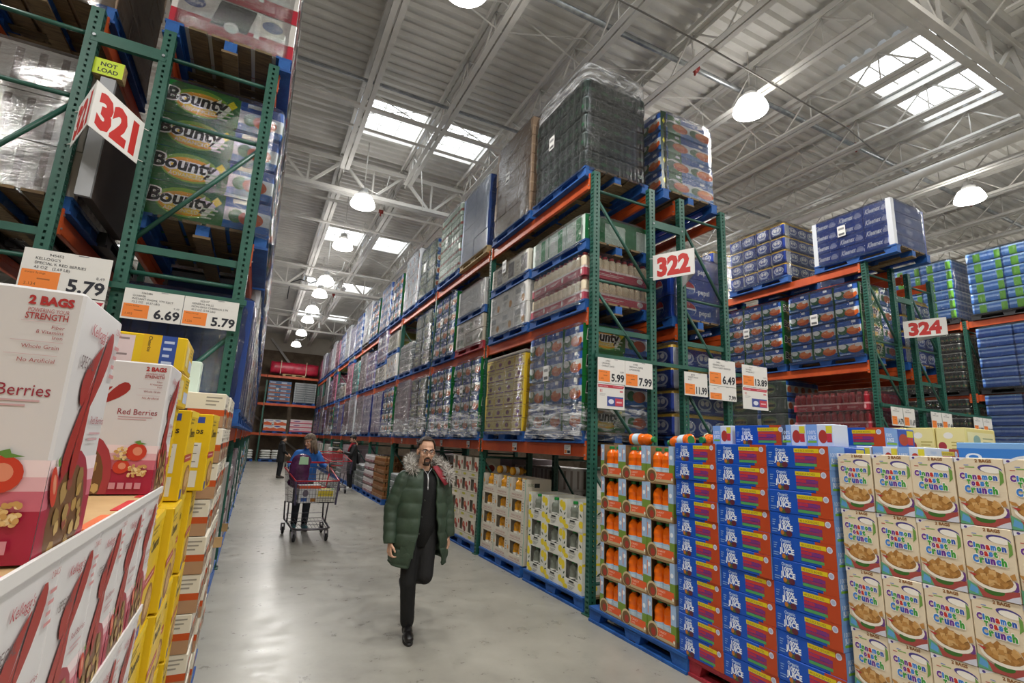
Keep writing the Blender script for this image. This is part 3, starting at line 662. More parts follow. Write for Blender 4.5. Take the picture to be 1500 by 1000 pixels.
def wrap_mesh(w, d, h, seed, flare):
    m = MB(); rr_ = random.Random(seed); n = 40; rings = []; a, b = d / 2 + .022, w / 2 + .022
    for k in range(9):
        t = k / 8; z = -.05 + (h + .07) * t; ring = []
        for j in range(n):
            th = 2 * PI * (j + .5) / n; c, s = math.cos(th), math.sin(th); e = .22
            x = math.copysign(abs(c) ** e, c) * a; y = math.copysign(abs(s) ** e, s) * b
            f = 1 + rr_.uniform(-.006, .006) + (flare * (1 - t) ** 6)
            if k == 8: f *= .97
            ring.append((x * f, y * f, z))
        rings.append(ring)
    m.loft(rings, FILM, cap=False); m.add([(x, y, z) for x, y, z in rings[-1]], [tuple(range(n))], FILM, True)
    return m.mesh('stretch_wrap')
def load(kind, x, y, z, facing, label, group, wrapped=True, w=None, d=None, flare=0.0, tag=True):
    """a unit load standing on its pallet; facing -1: aisle on -x, +1: aisle on +x, 'y': aisle on -y"""
    ny, nl, h, fn, nm, desc = KIND[kind]; w = w or LW; d = d or LD_; key = (kind, w, d)
    if key not in _lm:
        pw, ph = w / ny, h / nl
        _lm[key] = (fn(d, pw - .006, ph - .004).mesh(nm), wrap_mesh(w, d, h, len(_lm), flare))
    pk, wr = _lm[key]
    t = thing('pallet_load', label, 'pallet load', (x, y, z), {-1: 0, 1: PI, 'y': PI / 2}[facing], group)
    for l in range(nl):
        for k in range(ny):
            o = ob(nm, pk, t, (R.uniform(-.008, .008), -w / 2 + w / ny * (k + .5), h / nl * l))
    if wrapped: ob('stretch_wrap', wr, t)
    if flare > .06 and wrapped:
        if ('skirt', w, d) not in _lm:
            m = MB(); rg = []; rs = random.Random(5)
            for k in range(7):
                q = k / 6; ring = []
                for j in range(48):
                    th = 2 * PI * (j + .5) / 48; c, s = math.cos(th), math.sin(th); e = (d / 2 + .05 + .035 * (1 - q) ** 2, w / 2 + .03 + .01 * (1 - q)); fz = rs.uniform(-.004, .004)
                    ring.append((math.copysign(abs(c) ** .22, c) * e[0] + fz, math.copysign(abs(s) ** .22, s) * e[1], -.1 + q * (.38 + .08 * math.sin(j * .9))))
                rg.append(ring)
            m.loft(rg, FILM2, cap=False); _lm[('skirt', w, d)] = m.mesh('film_skirt')
        ob('film_skirt', _lm[('skirt', w, d)], t, label='bunched film around the foot of the load')
    if kind == 'darkcase':
        m = MB(); rg = []
        for z, f in ((-.03, 1.03), (.1, 1.03), (.24, 1.0), (.27, .96)): rg.append([(math.copysign(abs(math.cos(a)) ** .22, math.cos(a)) * d / 2 * f, math.copysign(abs(math.sin(a)) ** .22, math.sin(a)) * w / 2 * f, h + z + .012 * math.sin(a * 5)) for a in [2 * PI * j / 40 for j in range(40)]])
        m.loft(rg, FILM2, cap=False); m.add(rg[-1], [tuple(range(40))], FILM2, True); ob('film_hood', m, t, label='cloudy film gathered above the bottles')
    if kind == 'yellow': m = MB(); m.box((0, 0, h + .025), (d + .01, w + .01, .05), M('#8d857c', .4), bev=.01); ob('top_sheet', m, t, label='grey protective sheet on top')
    if kind == 'kleenex':
        for s in (-1, 1): m = MB(); m.box((-d / 2 - .006, s * (w / 2 - .03), h / 2), (.01, .08, h), '#cfd3da'); m.box((-d / 2 + .035, s * (w / 2 + .006), h / 2), (.08, .01, h), '#cfd3da'); ob('corner_board', m, t)
    if tag and (kind in ('bounty', 'darkcase') or R.random() < .3):
        m = MB(); m.quad((0, .07, 0), (0, -.07, 0), (0, -.07, .2), (0, .07, .2), '#dcdcd8'); m.quad((-.001, .05, .02), (-.001, -.05, .02), (-.001, -.05, .06), (-.001, .05, .06), '#5a5a5a'); m.quad((-.001, .05, .12), (-.001, -.05, .12), (-.001, -.05, .16), (-.001, .05, .16), '#8a8a8a')
        ob('pallet_tag', m.mesh('pallet_tag') if 'tag' not in _lm else _lm['tag'], t, (-d / 2 - .034, w * .1, h * .5), label='white shipping tag')
    return t
PWORD = {'blue': 'blue', 'red': 'dark red', 'raw wooden': 'raw wood', 'black': 'black'}
LEVN = {0: 'floor level', 1: 'lowest beams', 2: 'middle beams', 3: 'top beams'}
def slot(kind, x, y, lev, facing, place, pal='blue', wrapped=True, flare=0.0, **kw):
    """pallet plus load in one rack position"""
    z = 0.0 if lev == 0 else LV[lev - 1]; desc = KIND[kind][5]; rz = PI / 2 if facing == 'y' else 0
    pallet(x, y, z + .001, 'under %s, %s, %s' % (desc, LEVN[lev], place), pal, rz)
    return load(kind, x, y, z + .142, facing, '%s%s, %s, %s' % ('wrapped ' if wrapped else '', desc, LEVN[lev], place), 'pallet loads', wrapped, flare=flare, **kw)
# ================================================================ loads in the racks
XA = 3.845
def yslot(k): return Y0 + .08 + .72 + (k // 2) * BAY + (k % 2) * 1.46
L1 = ['bounty', 'yellow', 'bounty', 'bounty', 'bountyside', 'mauve', 'bounty', 'navywhite', 'navywhite', 'mauve', 'whitemix', 'mauve', 'navywhite', 'bluewhite', 'bounty', 'mauve', 'purple', 'whitemix', 'navywhite', 'bluewhite']
L2 = ['traycream', 'whitecarton', 'oats', 'bounty', 'bountyside', 'greycase', 'whitecarton', 'oats', 'purple', 'mauve', 'teal', 'pink', 'oats', 'greycase', 'pink', 'purple', 'whitemix', 'oats', 'mauve', 'greycase']
L3 = ['darkcase', 'carton', 'slab', 'mint', 'bountyside', 'whitemix', 'bounty', 'bluewhite', 'bounty', 'whitemix', 'bluewhite', 'navywhite', 'whitemix', 'bluewhite', 'pink', 'whitemix', 'mauve', 'navywhite', 'whitemix', 'pink']
TOP2 = {0: 'greencase', 1: 'boxfruit', 2: 'whiteflat', 6: 'oats', 7: 'purple', 11: 'oats', 14: 'oats'}
for k in range(20):
    pl = '%s in along rack 322' % nth(k)
    y = yslot(k)
    slot(L1[k], XA - .02, y, 1, -1, pl, flare=.07 if L1[k] in ('bounty', 'bountyside', 'mauve') else .04)
    slot(L2[k], XA - .02, y, 2, -1, pl, 'red' if k == 2 else 'blue')
    slot(L3[k], XA - .04, y, 3, -1, pl, {2: 'raw wooden', 9: 'black'}.get(k, 'blue'), flare=.03)
    if k in TOP2:
        z = LV[1] + .142 + KIND[L2[k]][2] + .006
        pallet(XA - .02, y, z, 'stacked on top of %s, %s' % (KIND[L2[k]][5], pl))
        load(TOP2[k], XA - .02, y, z + .142, -1, 'wrapped %s stacked over other goods, %s' % (KIND[TOP2[k]][5], pl), 'pallet loads')
# back to back row, seen through the end frame
for k in range(8):
    pl = '%s in behind rack 322' % nth(k)
    slot(['charmintall', 'bountyside'][k % 2], 5.2, yslot(k), 1, 1, pl); slot(['charmin', 'jugs', 'silver', 'mauve'][k % 4], 5.22, yslot(k), 0, 1, pl, wrapped=False)
    if k < 3: slot('pepsi', 5.2, yslot(k), 2, 1, pl); slot('bountyroll', 5.02, yslot(k) - .06, 3, 1, pl)
# left row
LL1 = ['bluecrate', 'whitemix', 'silver', 'bluewhite', 'mauve', 'whitemix', 'bounty', 'silver', 'mauve', 'bluewhite', 'whitemix', 'silver', 'bounty', 'mauve', 'whitemix', 'bluewhite', 'silver', 'mauve', 'whitemix', 'bounty']
LL2 = ['bounty', 'carton', 'bluewhite', 'silver', 'whitemix', 'bounty', 'mauve', 'silver', 'bluewhite', 'whitemix', 'bounty', 'silver', 'mauve', 'whitemix', 'bluewhite', 'silver', 'bounty', 'whitemix', 'silver', 'mauve']
LL3 = ['cranberry', 'darkcase', 'whitemix', 'carton', 'bluewhite', 'silver', 'whitemix', 'bounty', 'pink', 'silver', 'whitemix', 'navywhite', 'bluewhite', 'silver', 'whitemix', 'pink', 'bounty', 'silver', 'whitemix', 'bluewhite']
XL = -.64
for k in range(20):
    pl = '%s in along rack 321' % nth(k); y = yslot(k)
    slot(LL1[k], XL, y, 1, 1, pl); slot(LL2[k], XL + .02, y, 2, 1, pl); slot(LL3[k], XL + .0, y - (.1 if k == 0 else 0), 3, 1, pl)
# left edge row
pl = 'left of the 321 sign'
slot('silver', -2.02, yslot(0), 2, -1, pl); slot('carton', -2.02, yslot(0), 3, -1, pl); slot('orangebox', -2.02, yslot(0), 1, -1, pl)
t = thing('upright_panel', 'tall dark brown panel with a grey edge standing behind the 321 sign', 'panel', (-1.42, 5.35, 3.475), 0)
m = MB(); m.box((0, 0, .52), (.07, 1.0, 1.04), M('#3a302a', .5)); ob('board', m, t)
m = MB(); m.box((-.02, -.52, .52), (.1, .04, 1.04), M('#9a9ca0', .35)); ob('edge_strip', m, t)
m = MB(); m.box((-.03, -.5, 1.12), (.2, .1, .14), WOOD); f = Fr((-.13, -.552, 1.05), (1, 0, 0), (0, 0, 1), .2, .14); m.quad(f.p(0, 0), f.p(1, 0), f.p(1, 1), f.p(0, 1), '#c6dc2c')
m.art(f, [('t', 'NOT', .5, .56, .26, '#2a3014', dict(al='c', bold=.03)), ('t', 'LOAD', .5, .16, .26, '#2a3014', dict(al='c', bold=.03))]); ob('warning_label', m, t, label='lime sticker reading NOT LOAD')
pallet(-1.95, 6.35, LV[1] + .001, 'behind the tall dark panel left of the 321 sign', 'black'); 
# tissue rack
X3 = 9.46
for k in range(4):
    pl = '%s in along rack 324' % nth(k)
    y = yslot(k)
    if k == 0: slot('kleenex', X3, y - .62, 3, -1, pl)
    elif k == 1: slot('charmin', X3 - .05, y - .2, 3, -1, pl)
    else: slot('charmin', X3, y, 3, -1, pl)
    slot('bounty', X3, y, 2, -1, pl)
    slot('redtray' if k == 0 else 'bountyside', X3, y, 1, -1, pl)
    slot('jugs', X3, y, 0, -1, pl)
for k in range(2):
    pl = '%s in behind rack 324' % nth(k)
    slot('charmintall', 10.72, yslot(k), 2, 1, pl); slot('greycase', 10.72, yslot(k), 1, 1, pl)
    if k: slot('kleenex', 10.72, yslot(k), 3, 1, pl)
for k in range(6):
    pl = '%s in along the farthest rack' % nth(k); y = 2.83 + .72 + (k // 2) * BAY + (k % 2) * 1.46
    slot('water', 15.35, y, 3, -1, pl, 'black'); slot('waterblue' if k < 2 else 'blackbottle', 15.35, y, 2, -1, pl, 'black')
    slot('waterblue' if k < 2 else 'blackbottle', 15.35, y, 1, -1, pl, 'black')
# the rack across the end of the aisle
def bslot(kind, x, z, place, **kw):
    desc = KIND[kind][5]; pallet(x, 36.78, z + .001, 'under %s %s on the far rack' % (desc, place), 'blue', PI / 2)
    load(kind, x, 36.78, z + .142, 'y', 'stack of %s on the far end rack %s' % (desc, place), 'pallet loads', **kw)
bslot('orangebox', 1.1, 1.77, 'at its lowest level', wrapped=False); bslot('pinkbox', 2.65, 1.77, 'at its lowest level', wrapped=False); bslot('bags', 4.3, 1.77, 'at its lowest level', wrapped=False, tag=False)
bslot('bluepatch', 1.1, 3.65, 'at its middle level'); bslot('silvercase', 2.65, 3.65, 'at its middle level'); bslot('mauve', 4.4, 3.65, 'at its middle level'); bslot('teal', 4.4, 5.45, 'at its top level')
bslot('bagslow', 1.1, 0, 'on the floor', wrapped=False, tag=False); bslot('bagslow', -.6, 0, 'on the floor, leftmost', wrapped=False, tag=False)
pallet(1.85, 36.78, 5.451, 'under the red tarpaulin bundle on the far rack', 'raw wooden', PI / 2)
t = thing('tarpaulin_bundle', 'bright red strapped tarpaulin bundle on top of the far end rack', 'bundle', (1.85, 36.78, 5.592))
m = MB(); rg = []
for k in range(13):
    x = -1.45 + 2.9 * k / 12; s = 1 - .1 * abs(math.sin(k * 1.9))
    rg.append([(x, math.copysign(abs(math.cos(a)) ** .6, math.cos(a)) * .5 * s, .42 + math.copysign(abs(math.sin(a)) ** .6, math.sin(a)) * .42 * s) for a in [2 * PI * j / 16 for j in range(16)]])
m.loft(rg, noisy('red_tarpaulin', '#b3203c', '#d8344f', 3, .35, bump=.6, bscale=9)); ob('tarpaulin', m, t)
for x in (-.85, .7): m = MB(); m.box((x, 0, .43), (.05, 1.04, .88), '#d8b8a0'); ob('strap', m, t)
# ================================================================ bottles and open cases, right side
def bottle(liq, lab, cap, h, r, sq=0, stripe=None):
    m = MB(); L = M(lab, .4); K = M(cap, .4); Q = M(liq, .12)
    m.lathe([(r * .7, 0), (r, h * .03, Q), (r, h * .16, Q), (r * 1.01, h * .17, L), (r * 1.01, h * .36, M(stripe, .4) if stripe else L), (r * 1.01, h * .42, L), (r, h * .43, Q), (r * .92, h * .55, Q), (r * 1.0, h * .66, Q),
             (r * .86, h * .78, Q), (r * .45, h * .87, Q), (r * .4, h * .9, Q), (r * .5, h * .905, K), (r * .5, h * .99, K), (r * .44, h, K)], Q, n=16)
    m.tube([(r * .3, 0, h * .86), (r * .85, 0, h * .84), (r * 1.05, 0, h * .7)], r * .1, M('#d8cfa8', .4), 6)
    return m
def case(D, W, H, base, win, front, side, open_top, top=None):
    m = MB(); t = .007; a, b = D / 2, W / 2; B = M(base, .5); f = Fr((-a, b, 0), (0, -1, 0), (0, 0, 1), W, H)
    def slab(x0, x1, y0, y1, mt=B):
        c = f.p((x0 + x1) / 2, (y0 + y1) / 2, -t / 2); m.box(tuple(c), (t, (x1 - x0) * W, (y1 - y0) * H), mt)
    wx0, wx1, wy0, wy1 = win
    slab(0, 1, 0, wy0); slab(0, wx0, wy0, 1); slab(wx1, 1, wy0, 1)
    if wy1 < 1: slab(wx0, wx1, wy1, 1)
    m.box((0, 0, t / 2), (D - .002, W - .002, t), B); m.box((a - t / 2, 0, H / 2), (t, W, H), B)
    for s in (-1, 1): m.box((0, s * (b - t / 2), H / 2), (D - .003, t, H - .002), B)
    if not open_top: m.box((0, 0, H - t / 2), (D - .002, W - .002, t), B)
    m.art(f, front); fs = faces(D, W, H)
    for k in ('y-', 'y+'): m.art(fs[k], side)
    return m
GRP = dict
def stack_cases(nm, name, xf, ytop, W, D, H, cols, rows, z0, meshes, bot, spots, word, bword, group, cat='case'):
    for c in range(cols):
        for r in range(rows):
            top = r == rows - 1; z = z0 + H * r
            where = '%s row from the bottom, %s from the left' % (nth(r), nth(c))
            o = ob(name, meshes[1 if top else 0], None, (xf + D / 2 + R.uniform(-.006, .006), ytop - W * (c + .5), z), R.uniform(-.012, .012), '%s, %s' % (word, where), cat, group)
            for k, (dx, dy) in enumerate(spots):
                pos = ('left', 'right') if len(spots) == 2 else ('left', 'middle', 'right')
                ob(bot[1], bot[0], None, (xf + .012 + dx, ytop - W * (c + .5) - dy, z + .009), R.uniform(-.4, .4), '%s, %s one, %s row up, %s case from the left' % (bword, pos[k], nth(r), nth(c)), 'bottle', group + ' bottles')
# carrot juice
sky, grass, brown = M('#9db8d8', .5), M('#6f8c34', .5), M('#7d6242', .5)
fr_ = [('r', 0, .5, .17, 1, sky), ('r', .83, .5, 1, 1, sky), ('r', 0, .2, .17, .5, grass), ('r', .83, .2, 1, .5, grass), ('r', 0, .02, 1, .22, brown), ('r', .34, .1, .96, .29, M('#dd5a2a', .5)), ('r', .34, .03, .96, .1, M('#b9a57e', .5)),
       ('t', 'CARROT', .42, .2, .05, M('#f3d8c4', .5), dict(mw=.45)), ('t', 'JUICE', .42, .125, .045, M('#f3d8c4', .5), dict(mw=.35)), ('e', .2, .2, .19, .2, M('#c9b48a', .5)), ('e', .2, .18, .16, .165, M('#6d5233', .5)), ('e', .22, .15, .08, .1, M('#a03424', .5)), ('e', .93, .12, .03, .04, M('#e0dccb', .5)),
       ('e', .09, .8, .05, .06, M('#e4ebf2', .5)), ('e', .91, .7, .05, .06, M('#e4ebf2', .5)), ('r', .02, .55, .05, .9, M('#d98f6a', .5))]
sd_ = [('r', 0, .5, 1, 1, sky), ('r', 0, .15, 1, .5, grass), ('r', 0, .0, 1, .15, brown), ('e', .5, .4, .2, .18, M('#d2662c', .5))]
W_, D_, H_ = .35, .40, .325
cm = [case(D_, W_, H_, '#8a6d49', (.17, .83, .3, .97), fr_, sd_, False).mesh('juice_case'), case(D_, W_, H_, '#8a6d49', (.17, .83, .3, 1.0), fr_, sd_, True).mesh('juice_case')]
CB = bottle('#ea6a10', '#a9cbe4', '#1f7d3c', .30, .056, stripe='#c9dbe6').mesh('carrot_juice_bottle')
pallet(3.80, 4.01, .001, 'under the carrot juice cases at the end of the rack', 'blue', 0, (1, .97, 1))
stack_cases('c', 'juice_case', 3.31, 4.52, W_, D_, H_, 3, 5, .142, cm, (CB, 'carrot_juice_bottle'), [(.06, -.08), (.075, .02), (.06, .11)], 'carrot juice case', 'orange carrot juice bottle', 'carrot juice cases')
for k, (x, y, rz, z) in enumerate(((3.42, 4.15, 1.9, 0), (3.42, 3.36, -2.2, .01), (3.69, 3.25, 2.9, .03))):
    o = ob('carrot_juice_bottle', CB, None, (x, y, .142 + 5 * H_ + .062), 0, ['loose carrot juice bottle lying on the left of the carrot cases', 'loose carrot juice bottle lying cap down in the middle on the carrot cases', 'loose carrot juice bottle lying on the blue juice cases, cap facing out'][k], 'bottle', 'loose carrot juice bottles')
    o.rotation_euler = [(PI / 2, 0, .12), (-PI / 2 - .1, 0, -.1), (0, -PI / 2, .1)][k]
# lemonade
lem = M('#e8d02a', .5); lf = M('#2d4a2c', .5)
fl = [('e', .08, .2, .1, .1, lem), ('e', .92, .25, .11, .12, lem), ('e', .06, .75, .1, .16, lem), ('e', .93, .82, .1, .13, lem), ('e', .2, .08, .12, .08, lem), ('e', .12, .5, .05, .03, lf, .8), ('e', .9, .55, .06, .03, lf, -.7), ('e', .1, .33, .05, .025, lf, .3),
      ('t', 'LEMONADE', .5, .2, .06, M('#3c403c', .5), dict(al='c', mw=.4)), ('l', .36, .04, .64, .16, M('#8a8d88', .5), 3), ('r', .38, .27, .62, .33, M('#30332f', .5))]
sl = [('e', .3, .7, .16, .14, lem), ('e', .72, .35, .16, .14, lem), ('e', .34, .2, .13, .12, lem), ('r', 0, .92, 1, 1, lem), ('e', .5, .62, .07, .03, lf, .6), ('e', .6, .2, .07, .03, lf, -.6), ('e', .8, .72, .07, .03, lf, .9), ('l', .4, .45, .6, .6, M('#8a8d88', .5), 3)]
W2, D2, H2 = .425, .44, .325
lmh = [case(D2, W2, H2, '#dcdcd2', (.2, .8, .36, .97), fl, sl, False).mesh('lemonade_case'), case(D2, W2, H2, '#dcdcd2', (.2, .8, .36, 1), fl, sl, True).mesh('lemonade_case')]
LB = bottle('#7d8378', '#e9e9e2', '#1f8a3e', .3, .06, stripe='#3a3d38').mesh('lemonade_bottle')
pallet(3.88, 5.6, .001, 'on the floor under the white lemonade cases')
stack_cases('l', 'lemonade_case', 3.40, 6.24, W2, D2, H2, 3, 3, .142, lmh, (LB, 'lemonade_bottle'), [(.07, -.065), (.07, .065)], 'white lemonade case with yellow lemons', 'lemonade bottle', 'lemonade cases')
slot_y = [('yellow', 0)]
# mango nectar
fm_ = [('t', 'MANGO NECTAR', .5, .14, .1, M('#a5544a', .5), dict(al='c', mw=.84)), ('l', .1, .04, .9, .1, M('#b98a80', .5), 1), ('r', .02, .3, .1, .9, M('#c9c2b4', .5)), ('e', .07, .6, .04, .1, M('#d99a3a', .5)), ('l', .87, .4, .97, .9, M('#8a877e', .5), 4)]
sm_ = [('t', 'MANGO NECTAR', .5, .3, .14, M('#a5544a', .5), dict(al='c', mw=.6)), ('r', .35, .6, .55, .8, M('#2f332f', .5)), ('t', 'ORGANIC', .1, .65, .14, M('#6d8a5c', .5), dict(mw=.22)), ('r', .0, .0, .03, 1, M('#8fb0a0', .5))]
W3, D3, H3 = .475, .42, .28
mmh = [case(D3, W3, H3, '#d3ccbc', (.18, .82, .36, .96), fm_, sm_, False).mesh('nectar_case'), case(D3, W3, H3, '#d3ccbc', (.18, .82, .36, 1), fm_, sm_, True).mesh('nectar_case')]
NB = bottle('#cf8f1e', '#ece6d6', '#e0b030', .27, .06, stripe='#f1efe6').mesh('nectar_bottle')
pallet(3.88, 7.08, .001, 'on the floor under the mango nectar cases')
stack_cases('m', 'nectar_case', 3.40, 7.80, W3, D3, H3, 3, 4, .142, mmh, (NB, 'nectar_bottle'), [(.07, -.075), (.07, .075)], 'beige mango nectar case', 'mango nectar bottle', 'mango nectar cases')
for k, (y, a) in enumerate(((7.55, .3), (7.1, .2))):
    o = ob('nectar_bottle', NB, None, (3.55, y, .142 + 4 * H3 + .067), 0, ['loose mango nectar bottle lying on the cases, farther one', 'loose mango nectar bottle lying on the cases, nearer one'][k], 'bottle', 'loose mango nectar bottles'); o.rotation_euler = (PI / 2, 0, PI / 2 + a)
# pomegranate juice
pr = M('#a5301f', .5)
fp = [('e', .72, .62, .14, .16, pr), ('e', .86, .44, .12, .14, M('#7f2418', .5)), ('e', .1, .7, .08, .12, pr), ('r', .08, .06, .9, .2, M('#cfc8b6', .5)), ('e', .5, .13, .2, .06, M('#b9b23a', .5)), ('e', .72, .64, .06, .07, M('#d88a5a', .5)), ('r', .0, .26, 1, .28, M('#6a7a3a', .5))]
sp = [('e', .3, .6, .14, .16, pr), ('e', .6, .5, .16, .17, M('#7f2418', .5)), ('r', .2, .08, .8, .2, M('#b9b23a', .5))]
W4, D4, H4 = .40, .40, .335
pmh = [case(D4, W4, H4, '#d8cfbe', (.22, .58, .34, .9), fp, sp, False).mesh('pomegranate_case'), case(D4, W4, H4, '#d8cfbe', (.22, .58, .34, 1), fp, sp, True).mesh('pomegranate_case')]
PB = bottle('#3a0f16', '#e6e0d4', '#e4c42e', .32, .05, stripe='#7a2230').mesh('pomegranate_bottle')
pallet(3.88, 8.65, .001, 'on the floor under the pomegranate cases')
stack_cases('p', 'pomegranate_case', 3.40, 9.24, W4, D4, H4, 3, 4, .142, pmh, (PB, 'pomegranate_bottle'), [(.07, 0.0), (.07, .1)], 'cream pomegranate juice case', 'dark pomegranate juice bottle', 'pomegranate cases')
for k, kd in ((3, 'jugs'), (4, 'orangecans'), (5, 'greycase'), (6, 'orangecans'), (7, 'cans'), (8, 'greycase'), (9, 'jugs'), (10, 'mauve'), (11, 'greycase'), (12, 'blackbottle'), (13, 'cans'), (14, 'silver'), (15, 'greycase'), (16, 'silver'), (17, 'mauve'), (18, 'greycase'), (19, 'bags')):
    slot(kd, XA - (.0 if k < 6 else .1), yslot(k), 0, -1, '%s in along rack 322' % nth(k), wrapped=False, tag=False)
for k, kd in enumerate(['oats', 'silver', 'cans', 'mauve', 'silvercase', 'greycase', 'silver', 'cans', 'oats', 'bluepatch', 'silvercase', 'silver', 'cans', 'greycase', 'silver', 'mauve', 'oats', 'silver', 'cans', 'bags']):
    slot(kd, XL - .1, yslot(k), 0, 1, '%s in along rack 321' % nth(k), wrapped=False, tag=False)
# ---------------------------------------------------------------- juice box stack
OR_ = M('#b5431c', .4)
fj = [('r', .78, 0, 1, 1, OR_), ('p', [(.7, .86), (.78, .86), (.78, 1), (.7, 1)], OR_), ('t', 'Organic', .24, .74, .14, M('#bcd2f2', .4), dict(al='c', mw=.17, bold=.02)), ('t', '100%', .25, .5, .2, M('#e6edf8', .4), dict(al='c', mw=.17, bold=.03)), ('t', 'JUICE', .25, .27, .22, M('#f0f4fb', .4), dict(al='c', mw=.24, bold=.04)),
      ('r', .47, .7, .86, .88, M('#d8bf1e', .4)), ('t', '40 JUICE BOXES', .49, .74, .09, M('#6d6410', .4), dict(mw=.33)), ('r', .48, .55, .82, .68, M('#c23a2e', .4)), ('r', .48, .4, .82, .53, M('#b02a4a', .4)), ('r', .64, .4, .82, .53, M('#7d2f78', .4)), ('r', .48, .26, .82, .38, M('#8f2f5a', .4)), ('r', .48, .12, .82, .24, M('#4f9a5a', .4)),
      ('e', .91, .78, .042, .13, M('#d3d6e4', .4)), ('e', .91, .78, .03, .09, M('#a9b0cc', .4)), ('e', .24, .1, .07, .1, M('#4a5a34', .4)), ('e', .31, .14, .05, .13, M('#5a2436', .4)), ('e', .2, .15, .03, .1, M('#b5702c', .4)), ('l', .04, .4, .1, .7, M('#7fa3dc', .4), 3), ('l', .03, .1, .13, .3, M('#7fa3dc', .4), 2)]
ej = [('r', 0, 0, .42, 1, M('#7ba3dc', .4)), ('t', '100%', .05, .55, .18, M('#e8eef8', .4), dict(mw=.32)), ('t', 'JUICE', .05, .32, .18, M('#e8eef8', .4), dict(mw=.32, bold=.03)), ('r', .05, .16, .38, .26, M('#7db43a', .4)), ('e', .62, .45, .16, .3, M('#b0382e', .4)), ('r', .74, .6, .96, .92, M('#d8cf3a', .4)), ('r', .76, .2, .94, .58, M('#c8323e', .4))]
JD, JW, JH = .40, .452, .152
JM = carton(JD, JW - .006, JH - .002, '#124fb4', fj, ej, None, .32).mesh('juice_box_case')
JE = carton(.16, JD / 2 - .01, JH - .002, '#cdd8ea', ej, (), None, .32).mesh('juice_box_case')
pallet(3.82, 2.72, .001, 'under the blue juice box cases', 'red')
for c in range(3):
    for r in range(11):
        o = ob('juice_box_case', JM, None, (3.29 + JD / 2 + R.uniform(0, .012) - (.0 if r > 4 else -.004), 3.432 - JW * (c + .5), .142 + .1507 * r), R.uniform(-.012, .012), 'blue juice box case, %s row from the top, %s column from the carrot juice' % (nth(10 - r), nth(c)), 'juice case', 'blue juice box cases')
TZ = .142 + .1507 * 11
ob('juice_box_case', JM, None, (3.65, 2.70, TZ), 0, 'blue juice box case lying on top of the stack, farther one', 'juice case', 'juice cases on top')
ob('juice_box_case', JM, None, (4.44, 2.46, .142 + 1.68), 0, 'blue juice box case beside the yellow cartons, on a stack behind', 'juice case', 'juice cases on top')
for k, y in enumerate((3.05, 2.42, 2.228)):
    ob('juice_box_case', JE, None, (3.53, y, TZ), 0, ['white ended juice case on top of the stack beside the loose carrot bottle', 'white ended juice case beside the farther blue one on top', 'white ended juice case at the near end on top of the stack'][k], 'juice case', 'juice cases on top')
KIND['juiceend'] = (3, 11, 1.68, lambda x, y, z: carton(x, y, z, '#cdd8ea', ej, fj, None, .32), 'juice_case', 'white ended juice cases')
KIND['creamcarton'] = (4, 9, 1.86, C('#e6d78a', [('r', .04, .05, .96, .95, M('#ecdf9a', .4)), ('e', .42, .7, .16, .12, M('#f0ece0', .4)), ('e', .2, .3, .14, .16, M('#a83a44', .4)), ('l', .5, .15, .9, .5, M('#b9a95a', .4), 3)], [('r', .05, .2, .95, .85, M('#eee6b4', .4)), ('e', .35, .55, .12, .2, M('#8fb0a8', .4)), ('l', .55, .3, .9, .7, M('#a9b08a', .4), 3)]), 'carton', 'pale yellow formula cartons')
KIND['bluedairy'] = (1, 8, 1.735, C('#7fb0e4', [('r', 0, 0, 1, .82, M('#3f83d2', .35)), ('e', .1, .55, .05, .12, M('#eaf2fb', .35)), ('e', .1, .55, .03, .07, M('#3f83d2', .35)), ('e', .42, .3, .14, .34, M('#e4e8ea', .35))] + [('r', .5 + .13 * k, .1, .6 + .13 * k, .6, M('#24499c', .35)) for k in range(4)] + [('e', .55 + .13 * k, .74, .045, .1, M('#eef2f8', .35)) for k in range(4)] + [('e', .55 + .13 * k, .35, .03, .08, M('#cfe0f6', .35)) for k in range(4)]), 'case', 'bright blue dairy drink cases')
pallet(3.95, 2.02, .001, 'behind the cereal boxes under white ended juice cases', 'blue', 0, (.45, .42, 1)); load('juiceend', 3.95, 1.99, .142, -1, 'stack of white ended juice cases right behind the cereal boxes', 'display stacks', False, .48, .4, tag=False)
pallet(4.44, 2.46, .001, 'under the farther stack of white ended juice cases', 'blue', 0, (.42, .42, 1)); load('juiceend', 4.44, 2.46, .142, -1, 'stack of white ended juice cases carrying a blue case', 'display stacks', False, .54, .4, tag=False)
pallet(5.0, 2.3, .001, 'under the pale yellow cartons', 'blue', 0, (.5, .6, 1)); load('creamcarton', 5.0, 2.36, .142, -1, 'stack of pale yellow cartons behind the blue juice boxes', 'display stacks', False, .8, .45, tag=False)
pallet(4.62, 1.42, .001, 'under the bright blue cases', 'blue', 0, (.5, .7, 1)); load('bluedairy', 4.62, 1.42, .142, -1, 'stack of bright blue cases rising behind the cereal boxes', 'display stacks', False, .9, .45, tag=False)
